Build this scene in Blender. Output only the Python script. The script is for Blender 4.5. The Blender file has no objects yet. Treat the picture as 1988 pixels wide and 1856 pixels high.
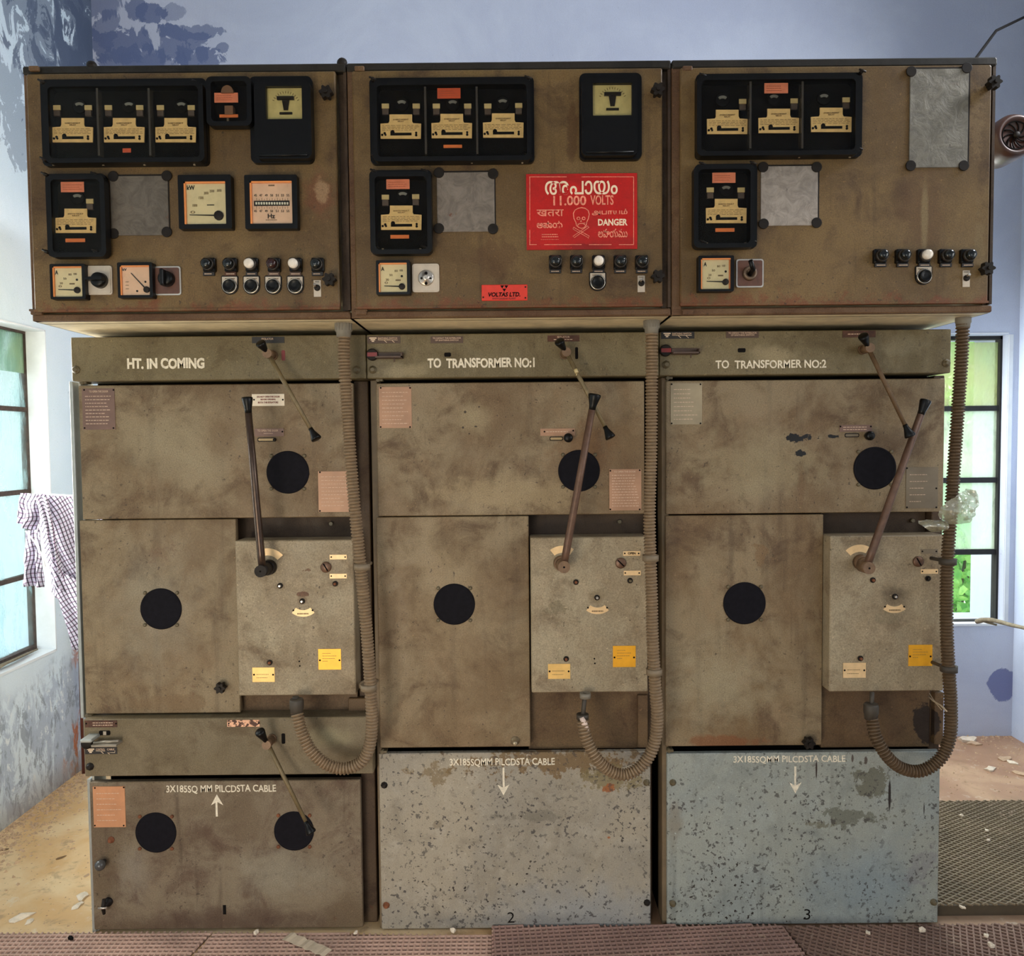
import bpy, bmesh, math, random
from mathutils import Vector, Matrix, noise

random.seed(7)
scene = bpy.context.scene
COL = scene.collection
PI = math.pi

# ---------------------------------------------------------------- camera
W, H = 1988, 1856
CX, CY = 994.0, 928.0
F = 1520.0
PITCH = math.atan(68.0 / F)
ROLL = 0.0095
CAM = Vector((0.0, -2.13, 1.378))
fw = Vector((0, math.cos(PITCH), -math.sin(PITCH)))
u0 = Vector((0, math.sin(PITCH), math.cos(PITCH)))
r0 = Vector((1, 0, 0))
rt = math.cos(ROLL) * r0 - math.sin(ROLL) * u0
up = math.sin(ROLL) * r0 + math.cos(ROLL) * u0
cd = bpy.data.cameras.new('camera')
cam = bpy.data.objects.new('camera', cd)
COL.objects.link(cam)
m = Matrix.Identity(4)
for i in range(3):
    m[i][0] = rt[i]; m[i][1] = up[i]; m[i][2] = -fw[i]; m[i][3] = CAM[i]
cam.matrix_world = m
cd.sensor_fit = 'HORIZONTAL'; cd.sensor_width = 36.0; cd.lens = 36.0 * F / W
cd.clip_start = 0.05; cd.clip_end = 200
scene.camera = cam


def _ray(px, py):
    return fw * F + rt * (px - CX) + up * (CY - py)


def P(px, py, Y=0.0):
    """point of the vertical plane y = Y measured at a pixel of the photograph"""
    d = _ray(px, py); return CAM + d * ((Y - CAM.y) / d.y)


def PX(px, py, X):
    d = _ray(px, py); return CAM + d * ((X - CAM.x) / d.x)


def PF(px, py, z=0.0):
    d = _ray(px, py); return CAM + d * ((z - CAM.z) / d.z)


# ---------------------------------------------------------------- world, lights, exposure
scene.view_settings.view_transform = 'Standard'
scene.view_settings.look = 'None'
scene.view_settings.gamma = 1.0
scene.view_settings.use_curve_mapping = False
scene.view_settings.exposure = -0.12
w = bpy.data.worlds.new('sky'); scene.world = w
w.use_nodes = True
bg = w.node_tree.nodes['Background']
bg.inputs[0].default_value = (0.92, 0.98, 1.0, 1)
bg.inputs[1].default_value = 3.0


def area(name, loc, target, sx, sy, power, color, spread=180):
    l = bpy.data.lights.new(name, 'AREA'); l.shape = 'RECTANGLE'; l.size = sx; l.size_y = sy
    l.energy = power; l.color = color; l.spread = math.radians(spread)
    o = bpy.data.objects.new(name, l); COL.objects.link(o)
    o.location = loc
    o.rotation_euler = (Vector(target) - Vector(loc)).to_track_quat('-Z', 'Y').to_euler()
    return o


# daylight that comes in through the open doorway behind the camera (low, off the sunlit ground)
area('doorway_ground_light', (-1.1, -2.75, 0.33), (0.2, 0, 1.0), 0.8, 0.55, 26, (1.0, 0.86, 0.68))
area('front_fill_light', (-0.8, -2.8, 1.3), (0.2, 0, 0.8), 0.9, 1.2, 1.5, (1.0, 0.90, 0.76))  # added weak soft fill from the front, above the ground light
# added lamp at an unseen opening on the right, brightens the left wall
area('right_fill_light', (2.2, -1.3, 1.7), (-1.85, -0.6, 1.2), 1.0, 1.0, 5, (1.0, 0.96, 0.92), 90)
# added unseen lamp high on the right, brightens the left and back walls
area('high_fill_light', (2.2, -0.15, 2.95), (-1.85, 0.95, 2.1), 1.0, 0.35, 26, (0.93, 0.96, 1.0), 120)
# daylight entering at the left window and at the back window
area('left_window_light', (-1.83, 0.36, 1.45), (-0.9, 0.75, 1.35), 0.62, 1.0, 36, (1.0, 0.975, 0.93), 140)
area('back_window_light', (1.50, 1.41, 1.35), (2.1, 0.7, 0.8), 0.55, 1.0, 30, (0.96, 0.98, 1.0))


# ---------------------------------------------------------------- materials
def S(r, g, b):
    def c(v):
        v /= 255.0
        return v / 12.92 if v <= 0.04045 else ((v + 0.055) / 1.055) ** 2.4
    return (c(r), c(g), c(b), 1)


class NT:
    def __init__(s, name):
        s.mat = bpy.data.materials.new(name); s.mat.use_nodes = True
        s.t = s.mat.node_tree; s.n = s.t.nodes; s.l = s.t.links
        s.b = s.n['Principled BSDF']; s.out = s.n['Material Output']

    def new(s, typ, **kw):
        x = s.n.new(typ)
        for k, v in kw.items():
            setattr(x, k, v)
        return x

    def link(s, a, b): s.l.new(a, b)

    def pos(s):
        return s.new('ShaderNodeNewGeometry').outputs['Position']

    def scaled(s, vec, sc):
        mp = s.new('ShaderNodeMapping'); mp.inputs['Scale'].default_value = sc
        s.link(vec, mp.inputs['Vector']); return mp.outputs[0]

    def noise(s, vec, scale, detail=5, rough=0.6, dist=0.0):
        x = s.new('ShaderNodeTexNoise'); x.inputs['Scale'].default_value = scale
        x.inputs['Detail'].default_value = detail; x.inputs['Roughness'].default_value = rough
        x.inputs['Distortion'].default_value = dist
        s.link(vec, x.inputs['Vector']); return x.outputs['Fac']

    def ramp(s, fac, a, b, lo=0.0, hi=1.0, smooth=True):
        x = s.new('ShaderNodeMapRange'); x.interpolation_type = 'SMOOTHSTEP' if smooth else 'LINEAR'
        x.inputs['From Min'].default_value = a; x.inputs['From Max'].default_value = b
        x.inputs['To Min'].default_value = lo; x.inputs['To Max'].default_value = hi
        s.link(fac, x.inputs['Value']); return x.outputs[0]

    def mix(s, fac, a, b, mode='MIX'):
        x = s.new('ShaderNodeMix'); x.data_type = 'RGBA'; x.blend_type = mode
        for sock, v in ((x.inputs[0], fac), (x.inputs[6], a), (x.inputs[7], b)):
            if hasattr(v, 'links'): s.link(v, sock)
            else: sock.default_value = v
        return x.outputs[2]

    def math(s, op, a, b=0.0):
        x = s.new('ShaderNodeMath', operation=op)
        for sock, v in ((x.inputs[0], a), (x.inputs[1], b)):
            if hasattr(v, 'links'): s.link(v, sock)
            else: sock.default_value = v
        return x.outputs[0]

    def vmath(s, op, a, b=None):
        x = s.new('ShaderNodeVectorMath', operation=op)
        s.link(a, x.inputs[0])
        if b is not None: x.inputs[1].default_value = b
        return x.outputs['Value'] if op in ('LENGTH', 'DISTANCE') else x.outputs[0]

    def bump(s, h, strength=0.3, dist=0.002):
        x = s.new('ShaderNodeBump'); x.inputs['Strength'].default_value = strength
        x.inputs['Distance'].default_value = dist
        s.link(h, x.inputs['Height']); s.link(x.outputs[0], s.b.inputs['Normal'])

    def col(s, c): s.link(c, s.b.inputs['Base Color'])


MATS = {}


def plain(name, c, rough=0.5, metal=0.0, var=0.12, scale=40, bump=0.1, emit=None, spec=0.5):
    if name in MATS: return MATS[name]
    t = NT(name); p = t.pos()
    n = t.noise(p, scale, 4, 0.65)
    f = t.ramp(n, 0.3, 0.7, 1 - var, 1 + var, False)
    x = t.new('ShaderNodeVectorMath', operation='SCALE'); x.inputs[0].default_value = c[:3]
    t.link(f, x.inputs['Scale']); t.link(x.outputs[0], t.b.inputs['Base Color'])
    t.b.inputs['Roughness'].default_value = rough; t.b.inputs['Metallic'].default_value = metal
    t.b.inputs['Specular IOR Level'].default_value = spec
    if bump: t.bump(n, bump, 0.001)
    MATS[name] = t.mat
    return t.mat


def stain_mask(t, p, nz, kind, a, b, rx, rz, rag, hard):
    """ragged patch of its own shape at (a, b) in the x/z plane of a panel"""
    if kind == 'spot':
        q = t.vmath('SUBTRACT', p, (a, 0, b))
        q = t.vmath('MULTIPLY', q, (1.0 / rx, 0, 1.0 / rz))
        d = t.vmath('LENGTH', q)
        v = t.math('ADD', t.math('SUBTRACT', 0.60, d), t.math('MULTIPLY', t.math('SUBTRACT', nz, 0.5), rag))
        return t.ramp(v, -hard, hard)
    # 'above' b (softness rx): v>0.5 where z is above
    sep = t.new('ShaderNodeSeparateXYZ'); t.link(p, sep.inputs[0])
    v = t.math('DIVIDE', t.math('SUBTRACT', sep.outputs[2], b), rz)
    v = t.math('ADD', v, t.math('MULTIPLY', t.math('SUBTRACT', nz, 0.5), rag))
    m = t.ramp(v, -hard, hard) if kind == 'above' else t.ramp(v, hard, -hard)
    return m


def paint(name, c1, c2, c3, rust=0.35, speck=0.5, streak=0.3, rough=0.55, stains=(), dust=0.35, seed=0.0, grain=0.3, pits=0.0, pitz=None):
    t = NT(name); p0 = t.pos()
    p = t.vmath('ADD', p0, (seed, seed * 1.7, seed * 0.6))
    n1 = t.noise(p, 3.2, 8, 0.62, 0.4)
    c = t.mix(t.ramp(n1, 0.40, 0.60), c1, c2)
    n2 = t.noise(p, 8.5, 8, 0.68, 0.6)
    c = t.mix(t.ramp(n2, 0.46, 0.72, 0, 0.8), c, c3)
    # pale rubbed dust
    n3 = t.noise(p, 13.0, 6, 0.72)
    pale = tuple(min(1, v * 1.45 + 0.02) for v in c2[:3]) + (1,)
    c = t.mix(t.ramp(n3, 0.48, 0.68, 0, min(1, dust * 1.35)), c, pale)
    # runs
    ps = t.scaled(p, (22, 22, 1.6))
    n4 = t.noise(ps, 1.0, 5, 0.6)
    dark = tuple(v * 0.52 for v in c3[:3]) + (1,)
    c = t.mix(t.ramp(n4, 0.56, 0.74, 0, streak), c, dark)
    nr = t.noise(p, 16.0, 9, 0.72, 0.3)
    if rust:
        c = t.mix(t.ramp(nr, 0.645, 0.70, 0, rust), c, S(88, 48, 24))
    nzc = t.noise(p, 20.0, 8, 0.68); nzf = t.noise(p, 52.0, 6, 0.7); nzm = t.math('ADD', t.math('MULTIPLY', nzc, 0.6), t.math('MULTIPLY', nzf, 0.4))
    for (kind, a, b, rx, rz, rag, hard, colr, amt) in stains:
        nz = nzm if rag > 1.75 else nzc; rag = rag * 2.5 if rag > 1.75 else rag * 1.3
        mk = stain_mask(t, p0, nz, kind, a, b, rx, rz, rag, hard)
        c = t.mix(t.math('MULTIPLY', mk, amt), c, colr)
    # chips and fly specks
    ns = t.noise(p, 95.0, 2, 0.5)
    nm = t.noise(p, 4.0, 3, 0.5)
    sp = t.math('MULTIPLY', t.ramp(ns, 0.665, 0.70), t.ramp(nm, 0.42, 0.6, 0.15, 1.0))
    c = t.mix(t.math('MULTIPLY', sp, speck), c, S(40, 32, 26))
    if pits:
        np_ = t.noise(p, 80.0, 2, 0.6); nq = t.noise(p, 5.5, 4, 0.6)
        mk = t.ramp(np_, 0.60, 0.645)
        sz = t.new('ShaderNodeSeparateXYZ'); t.link(p0, sz.inputs[0])
        mk = t.math('MULTIPLY', mk, t.ramp(sz.outputs[2], pitz + 0.25, pitz - 0.02, 0.12, 1.0))
        mk = t.math('MULTIPLY', mk, t.ramp(nq, 0.36, 0.56, 0.25, 1.0))
        c = t.mix(t.math('MULTIPLY', mk, pits), c, S(66, 62, 60))
    ns2 = t.noise(p, 130.0, 2, 0.5)
    c = t.mix(t.ramp(ns2, 0.70, 0.74, 0, 0.5), c, tuple(min(1, v * 2.2) for v in c2[:3]) + (1,))
    g = t.noise(p, 300.0, 3, 0.75)
    gv = t.ramp(g, 0.3, 0.7, 1 - grain, 1 + grain, False)
    x = t.new('ShaderNodeVectorMath', operation='SCALE'); t.link(c, x.inputs[0]); t.link(gv, x.inputs['Scale'])
    t.link(x.outputs[0], t.b.inputs['Base Color'])
    t.link(t.ramp(n2, 0.3, 0.7, rough - 0.08, rough + 0.15), t.b.inputs['Roughness'])
    t.b.inputs['Specular IOR Level'].default_value = 0.35
    hgt = t.math('ADD', t.math('MULTIPLY', n2, 1.6), t.math('MULTIPLY', g, 0.25))
    t.bump(hgt, 0.35, 0.002)
    return t.mat


def glass_cover(name, tint=(0.93, 0.93, 0.9, 1), refl=0.12, rough=0.08, dirt=0.08, dirtcol=None):
    if name in MATS: return MATS[name]
    t = NT(name)
    tr = t.new('ShaderNodeBsdfTransparent'); tr.inputs[0].default_value = tint
    gl = t.new('ShaderNodeBsdfGlossy'); gl.inputs['Roughness'].default_value = rough
    gl.inputs['Color'].default_value = (0.9, 0.9, 0.9, 1)
    fr = t.new('ShaderNodeFresnel'); fr.inputs[0].default_value = 1.45
    mx = t.new('ShaderNodeMixShader')
    t.link(t.math('MULTIPLY', fr.outputs[0], refl * 8), mx.inputs[0]); t.link(tr.outputs[0], mx.inputs[1]); t.link(gl.outputs[0], mx.inputs[2])
    df = t.new('ShaderNodeBsdfDiffuse'); df.inputs[0].default_value = dirtcol or S(120, 105, 80)
    n = t.noise(t.pos(), 30, 6, 0.7)
    m2 = t.new('ShaderNodeMixShader'); t.link(t.ramp(n, 0.45, 0.75, dirt * 0.2, dirt), m2.inputs[0])
    t.link(mx.outputs[0], m2.inputs[1]); t.link(df.outputs[0], m2.inputs[2])
    t.link(m2.outputs[0], t.out.inputs['Surface'])
    MATS[name] = t.mat
    return t.mat


BLACK = plain('black_bakelite', S(13, 12, 11), 0.35, 0, 0.3, 60, 0.15, None, 0.22)
BLACKIN = plain('dark_relay_interior', S(12, 10, 9), 0.7, spec=0.1)
DARK = plain('dark_steel', S(34, 28, 23), 0.55, 0.2, 0.3, spec=0.25)
GAP = plain('black_gap_shade', S(16, 13, 11), 0.9, spec=0.1)  # carcass colour, near black so the gaps between panels read as shade
SHADOWBROWN = plain('dark_brown_frame', S(66, 52, 38), 0.65, 0, 0.35, 12)
CREAM = plain('cream_dial_plate', S(228, 192, 132), 0.5, 0, 0.14, 60)
TAGC = plain('cream_tag', S(200, 178, 128), 0.5)
PINK = plain('salmon_paper_label', S(226, 132, 100), 0.6, 0, 0.12, 50)
REDORANGE = plain('red_orange_label', S(206, 84, 46), 0.6)
ORANGE = plain('orange_label', S(218, 116, 56), 0.6)
GREYTAB = plain('grey_metal_tab', S(96, 82, 74), 0.45, 0.4)
DISC = plain('aluminium_disc_edge', S(150, 146, 136), 0.4, 0.7)
INK = plain('black_ink', S(18, 15, 14), 0.8, 0, 0.1, spec=0.1)
FADEDINK = plain('faded_brown_ink', S(120, 96, 66), 0.7)
FACE = plain('cream_meter_face', S(232, 214, 172), 0.45, 0, 0.06, 25)
FACEPINK = plain('pinkish_meter_face', S(240, 198, 170), 0.45, 0, 0.07, 25)
BEZEL = plain('orange_aged_face_edge', S(226, 138, 72), 0.5, 0, 0.12, 25)
PALEPLATE = plain('pale_grey_switch_plate', S(196, 180, 160), 0.4, 0.2, 0.1)
BROWNPLATE = plain('brown_switch_plate', S(92, 58, 42), 0.4, 0, 0.25, 80)
SILVER = plain('worn_silver', S(200, 190, 176), 0.28, 0.8, 0.12)
CHROME = plain('dull_chrome', S(190, 180, 165), 0.22, 0.9, 0.1)
LAMPCLEAR = plain('clear_lamp_cap', S(225, 212, 195), 0.18, 0, 0.12, 150)
LAMPRED = plain('dark_red_lamp_cap', S(48, 22, 16), 0.18, 0, 0.2)
LAMPBLACK = plain('black_lamp_cap', S(20, 22, 20), 0.15, 0, 0.2)
SIGNWHITE = plain('faded_white_enamel', S(244, 216, 184), 0.4, 0, 0.14, 80)
SIGNPINK = plain('faded_pink_enamel', S(232, 140, 112), 0.5, 0, 0.35, 120)
PAINTWHITE = plain('faded_white_lettering', S(226, 214, 190), 0.7, 0, 0.22, 120)
BRASSLABEL = plain('pale_brass_plate', S(226, 190, 140), 0.42, 0.25, 0.12)
GOLD = plain('yellow_brass_plate', S(236, 168, 38), 0.38, 0.25, 0.1, 20)
GOLDPALE = plain('pale_gold_plate', S(228, 184, 108), 0.38, 0.25, 0.15, 20)
PINKPLATE = plain('pinkish_anodised_plate', S(120, 92, 80), 0.5, 0.2, 0.16, 14)
PINKPLATE2 = plain('copper_pink_plate', S(166, 126, 98), 0.5, 0.2, 0.16, 14)
COPPERPLATE = plain('bright_copper_plate', S(196, 138, 98), 0.5, 0.2, 0.16, 14)
PALEPLATE2 = plain('pale_silvered_plate', S(158, 142, 114), 0.42, 0.3, 0.22, 8)
GREYPLATE = plain('grey_olive_plate', S(116, 102, 82), 0.5, 0.2, 0.2, 10)
BLACKPLATE = plain('black_nameplate', S(30, 24, 22), 0.5)
BROWNNAME = plain('brown_nameplate', S(82, 62, 50), 0.55)
RUSTYNAME = plain('rusty_nameplate', S(78, 46, 30), 0.7, 0, 0.5, 60)
ENGRAVE = plain('engraved_pale_lines', S(206, 176, 150), 0.6)
REDMARK = plain('dark_red_enamel', S(120, 26, 20), 0.4)
PORT = plain('black_viewing_glass', S(19, 17, 22), 0.75, 0, 0.35, 70, 0.1, None, 0.12)
RODOLIVE = plain('olive_painted_rod', S(112, 96, 66), 0.5, 0.2, 0.25, 60)
RODRUST = plain('rust_brown_rod', S(96, 70, 54), 0.5, 0.3, 0.25, 60)
RODDARK = plain('dark_polished_rod', S(74, 58, 48), 0.3, 0.6, 0.2, 60)
HUB = plain('brown_hub', S(112, 86, 62), 0.5, 0.2, 0.2, 80)
HOSE = plain('grey_brown_flexible_hose', S(132, 110, 84), 0.55, 0.15, 0.22, 60)
HOSEDARK = plain('rust_dark_flexible_hose', S(92, 72, 50), 0.6, 0.15, 0.25, 60)
GLAND = plain('grey_gland', S(120, 112, 98), 0.6)
GLANDDARK = plain('dark_gland', S(62, 54, 44), 0.6)
BOLT = plain('painted_bolt', S(96, 84, 60), 0.5, 0.1)
BOLTRUST = plain('rusty_bolt', S(112, 64, 36), 0.8, 0, 0.4)
GLASSCOVER = glass_cover('relay_cover_glass', (0.93, 0.92, 0.88, 1), 0.025, 0.12, 0.012)


# galvanised blanking plate
def galv(name, base, rustamt=0.5):
    t = NT(name); p = t.pos()
    n = t.noise(p, 26, 8, 0.75, 1.2)
    c = t.mix(t.ramp(n, 0.35, 0.65), tuple(v * 0.72 for v in base[:3]) + (1,), tuple(v * 1.15 for v in base[:3]) + (1,))
    n2 = t.noise(p, 60, 6, 0.7)
    c = t.mix(t.ramp(n2, 0.62, 0.70, 0, 0.7), c, S(70, 60, 50))
    n3 = t.noise(p, 11, 8, 0.7)
    c = t.mix(t.ramp(n3, 0.62, 0.68, 0, rustamt), c, S(112, 66, 42))
    t.col(c); t.b.inputs['Roughness'].default_value = 0.5; t.b.inputs['Metallic'].default_value = 0.35
    t.bump(n, 0.6, 0.003)
    return t.mat


# ---------------------------------------------------------------- mesh helpers
ORIG = {}


class MB:
    def __init__(s): s.v = []; s.f = []; s.sm = []

    def add(s, vs, fs, smooth=False):
        o = len(s.v); s.v.extend([Vector(v) for v in vs])
        for f in fs:
            s.f.append(tuple(i + o for i in f)); s.sm.append(smooth)
        return s

    def box(s, x0, x1, y0, y1, z0, z1, bev=0.0):
        if x0 > x1: x0, x1 = x1, x0
        if y0 > y1: y0, y1 = y1, y0
        if z0 > z1: z0, z1 = z1, z0
        if bev > 0:
            b = min(bev, (x1 - x0) * .45, (z1 - z0) * .45, (y1 - y0) * .45)
            # bevelled on the front (y0) rim and the four long edges
            o = [(x0 + b, z0), (x1 - b, z0), (x1, z0 + b), (x1, z1 - b), (x1 - b, z1), (x0 + b, z1), (x0, z1 - b), (x0, z0 + b)]
            i_ = [(x0 + 2 * b, z0 + b), (x1 - 2 * b, z0 + b), (x1 - b, z0 + 2 * b), (x1 - b, z1 - 2 * b), (x1 - 2 * b, z1 - b), (x0 + 2 * b, z1 - b), (x0 + b, z1 - 2 * b), (x0 + b, z0 + 2 * b)]
            if x1 - x0 > 4.2 * b and z1 - z0 > 4.2 * b:
                vs = [(x, y0, z) for x, z in i_] + [(x, y0 + b, z) for x, z in o] + [(x, y1, z) for x, z in o]
                fs = [tuple(range(8))[::1]]
                for k in range(8):
                    k2 = (k + 1) % 8
                    fs.append((k, 8 + k, 8 + k2, k2)); fs.append((8 + k, 16 + k, 16 + k2, 8 + k2))
                fs.append(tuple(range(16, 24))[::-1])
                return s.add(vs, fs)
        vs = [(x0, y0, z0), (x1, y0, z0), (x1, y1, z0), (x0, y1, z0), (x0, y0, z1), (x1, y0, z1), (x1, y1, z1), (x0, y1, z1)]
        return s.add(vs, [(0, 3, 2, 1), (4, 5, 6, 7), (0, 1, 5, 4), (1, 2, 6, 5), (2, 3, 7, 6), (3, 0, 4, 7)])

    def prism(s, poly, y0, y1):
        n = len(poly)
        vs = [(x, y0, z) for x, z in poly] + [(x, y1, z) for x, z in poly]
        fs = [tuple(range(n)), tuple(range(2 * n - 1, n - 1, -1))]
        for k in range(n):
            k2 = (k + 1) % n; fs.append((k, n + k, n + k2, k2))
        return s.add(vs, fs)

    def ring(s, outer, inner, y0, y1):
        n = len(outer)
        vs = [(x, y0, z) for x, z in outer] + [(x, y0, z) for x, z in inner] + [(x, y1, z) for x, z in outer] + [(x, y1, z) for x, z in inner]
        fs = []
        for k in range(n):
            j = (k + 1) % n
            fs += [(k, j, n + j, n + k), (2 * n + k, 3 * n + k, 3 * n + j, 2 * n + j), (k, 2 * n + k, 2 * n + j, j), (n + k, n + j, 3 * n + j, 3 * n + k)]
        return s.add(vs, fs)

    def cyl(s, a, b, r0, r1=None, seg=20, caps=True):
        r1 = r0 if r1 is None else r1
        return s.tube([a, b], [r0, r1], seg, caps, smooth=True)

    def tube(s, pts, rad, seg=12, caps=True, smooth=True):
        pts = [Vector(p) for p in pts]; n = len(pts)
        if not isinstance(rad, (list, tuple)): rad = [rad] * n
        tang = []
        for i in range(n):
            a = pts[max(0, i - 1)]; b = pts[min(n - 1, i + 1)]
            d = (b - a); tang.append(d.normalized() if d.length > 1e-9 else Vector((0, 1, 0)))
        ref = Vector((0, 0, 1)) if abs(tang[0].z) < 0.9 else Vector((1, 0, 0))
        nr = (ref - tang[0] * ref.dot(tang[0])).normalized()
        vs = []
        for i in range(n):
            t = tang[i]; nr = (nr - t * nr.dot(t)).normalized(); bn = t.cross(nr)
            for k in range(seg):
                a = 2 * PI * k / seg
                vs.append(pts[i] + (nr * math.cos(a) + bn * math.sin(a)) * rad[i])
        fs = []
        for i in range(n - 1):
            for k in range(seg):
                k2 = (k + 1) % seg
                fs.append((i * seg + k, i * seg + k2, (i + 1) * seg + k2, (i + 1) * seg + k))
        s.add(vs, fs, smooth)
        if caps:
            o = len(s.v) - len(vs)
            s.f.append(tuple(o + k for k in range(seg))[::-1]); s.sm.append(False)
            s.f.append(tuple(o + (n - 1) * seg + k for k in range(seg))); s.sm.append(False)
        return s

    def lathe(s, c, prof, seg=24):
        """prof: list of (radius, y offset towards viewer negative), axis along y through c"""
        c = Vector(c); vs = []; n = len(prof)
        for (r, y) in prof:
            for k in range(seg):
                a = 2 * PI * k / seg
                vs.append((c.x + r * math.cos(a), c.y + y, c.z + r * math.sin(a)))
        fs = []
        for i in range(n - 1):
            for k in range(seg):
                k2 = (k + 1) % seg
                fs.append((i * seg + k, (i + 1) * seg + k, (i + 1) * seg + k2, i * seg + k2))
        s.add(vs, fs, True)
        o = len(s.v) - len(vs)
        s.f.append(tuple(o + k for k in range(seg))); s.sm.append(False)
        s.f.append(tuple(o + (n - 1) * seg + k for k in range(seg))[::-1]); s.sm.append(False)
        return s

    def build(s, name, mat, parent=None, label=None):
        lo = Vector((min(v.x for v in s.v), min(v.y for v in s.v), min(v.z for v in s.v)))
        hi = Vector((max(v.x for v in s.v), max(v.y for v in s.v), max(v.z for v in s.v)))
        c = (lo + hi) / 2
        me = bpy.data.meshes.new(name)
        me.from_pydata([tuple(v - c) for v in s.v], [], s.f); me.update()
        me.polygons.foreach_set('use_smooth', s.sm)
        bm = bmesh.new(); bm.from_mesh(me); bmesh.ops.recalc_face_normals(bm, faces=bm.faces); bm.to_mesh(me); bm.free()
        if isinstance(mat, (list, tuple)):
            for q in mat: me.materials.append(q)
        else: me.materials.append(mat)
        o = bpy.data.objects.new(name, me); COL.objects.link(o)
        ORIG[o.name] = c.copy()
        if parent is not None:
            o.parent = parent; o.location = c - ORIG[parent.name]
        else: o.location = c
        if label: o['label'] = label
        return o


def root(name, loc, label, cat, group=None, kind=None):
    o = bpy.data.objects.new(name, None); COL.objects.link(o); o.location = loc; o.empty_display_size = 0.1
    ORIG[o.name] = Vector(loc)
    tag(o, label, cat, group, kind); return o


def tag(o, label=None, cat=None, group=None, kind=None):
    if label: o['label'] = label
    if cat: o['category'] = cat
    if group: o['group'] = group
    if kind: o['kind'] = kind
    return o


def rrect(x0, x1, z0, z1, r, n=5):
    pts = []
    for (cx, cz, a0) in ((x1 - r, z0 + r, -PI / 2), (x1 - r, z1 - r, 0), (x0 + r, z1 - r, PI / 2), (x0 + r, z0 + r, PI)):
        for k in range(n + 1):
            a = a0 + PI / 2 * k / n
            pts.append((cx + r * math.cos(a), cz + r * math.sin(a)))
    return pts


def R(x0, y0, x1, y1, Y):
    """pixel rectangle measured on plane y=Y -> x0, x1, z0, z1 (axis aligned)"""
    xm, ym = (x0 + x1) / 2, (y0 + y1) / 2
    return P(x0, ym, Y).x, P(x1, ym, Y).x, P(xm, y1, Y).z, P(xm, y0, Y).z


def slab(name, rect, Yf, th, mat, parent=None, bev=0.0, label=None):
    x0, x1, z0, z1 = R(*rect, Yf)
    return MB().box(x0, x1, Yf, Yf + th, z0, z1, bev).build(name, mat, parent, label)


def disc(name, px, py, Yf, rpx, th, mat, parent=None, label=None, seg=24, dome=0.0):
    c = P(px, py, Yf); r = rpx * (Yf - CAM.y) / F
    if dome:
        prof = [(r, th), (r, 0.0)] + [(r * math.cos(a), -dome * math.sin(a)) for a in (0.4, 0.8, 1.2, 1.5)]
    else:
        b = min(th * .3, r * .15); prof = [(r, th), (r, b), (r - b, 0.0)]
    return MB().lathe(c, prof, seg).build(name, mat, parent, label)


_FONTCACHE = {}


def text(body, name, rect, Yf, mat, parent, offset=0.0, shear=0.0, th=0.0009, label=None, space=1.0, wob=0.0):
    x0, x1, z0, z1 = R(*rect, Yf)
    cu = bpy.data.curves.new(name, 'FONT'); cu.body = body; cu.size = 1.0; cu.extrude = 0.02; cu.offset = offset
    cu.shear = shear; cu.resolution_u = 3; cu.space_character = space; cu.align_x = 'CENTER'
    o = bpy.data.objects.new(name, cu); COL.objects.link(o)
    bpy.context.view_layer.update()
    dg = bpy.context.evaluated_depsgraph_get()
    me = bpy.data.meshes.new_from_object(o.evaluated_get(dg))
    COL.objects.unlink(o); bpy.data.objects.remove(o); bpy.data.curves.remove(cu)
    vs = [v.co.copy() for v in me.vertices]
    if not vs: return None
    ax, bx = min(v.x for v in vs), max(v.x for v in vs); ay, by = min(v.y for v in vs), max(v.y for v in vs)
    az, bz = min(v.z for v in vs), max(v.z for v in vs)
    mb = MB()
    out = []
    for v in vs:
        u = (v.x - ax) / (bx - ax); q = (v.y - ay) / (by - ay); d = (v.z - az) / (bz - az)
        zz = z0 + (z1 - z0) * q
        if wob: zz += wob * math.sin(u * 19.0) * (z1 - z0)
        out.append((x0 + (x1 - x0) * u, Yf - th * d, zz))
    mb.add(out, [tuple(p.vertices) for p in me.polygons])
    bpy.data.meshes.remove(me)
    return mb.build(name, mat, parent, label)


def lines(name, rect, Yf, mat, parent, rows, fill=0.8, thick=0.35, seed=1, th=0.0006):
    """rows of illegible engraved dashes"""
    rnd = random.Random(seed)
    x0, x1, z0, z1 = R(*rect, Yf); mb = MB(); dz = (z1 - z0) / rows
    for k in range(rows):
        zc = z1 - dz * (k + .5); x = x0
        end = x0 + (x1 - x0) * (fill + (1 - fill) * rnd.random())
        while x < end:
            l = (x1 - x0) * rnd.uniform(.04, .13)
            mb.box(x, min(x + l, x1), Yf - th, Yf, zc - dz * thick / 2, zc + dz * thick / 2); x += l + (x1 - x0) * .03
    return mb.build(name, mat, parent)


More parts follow.
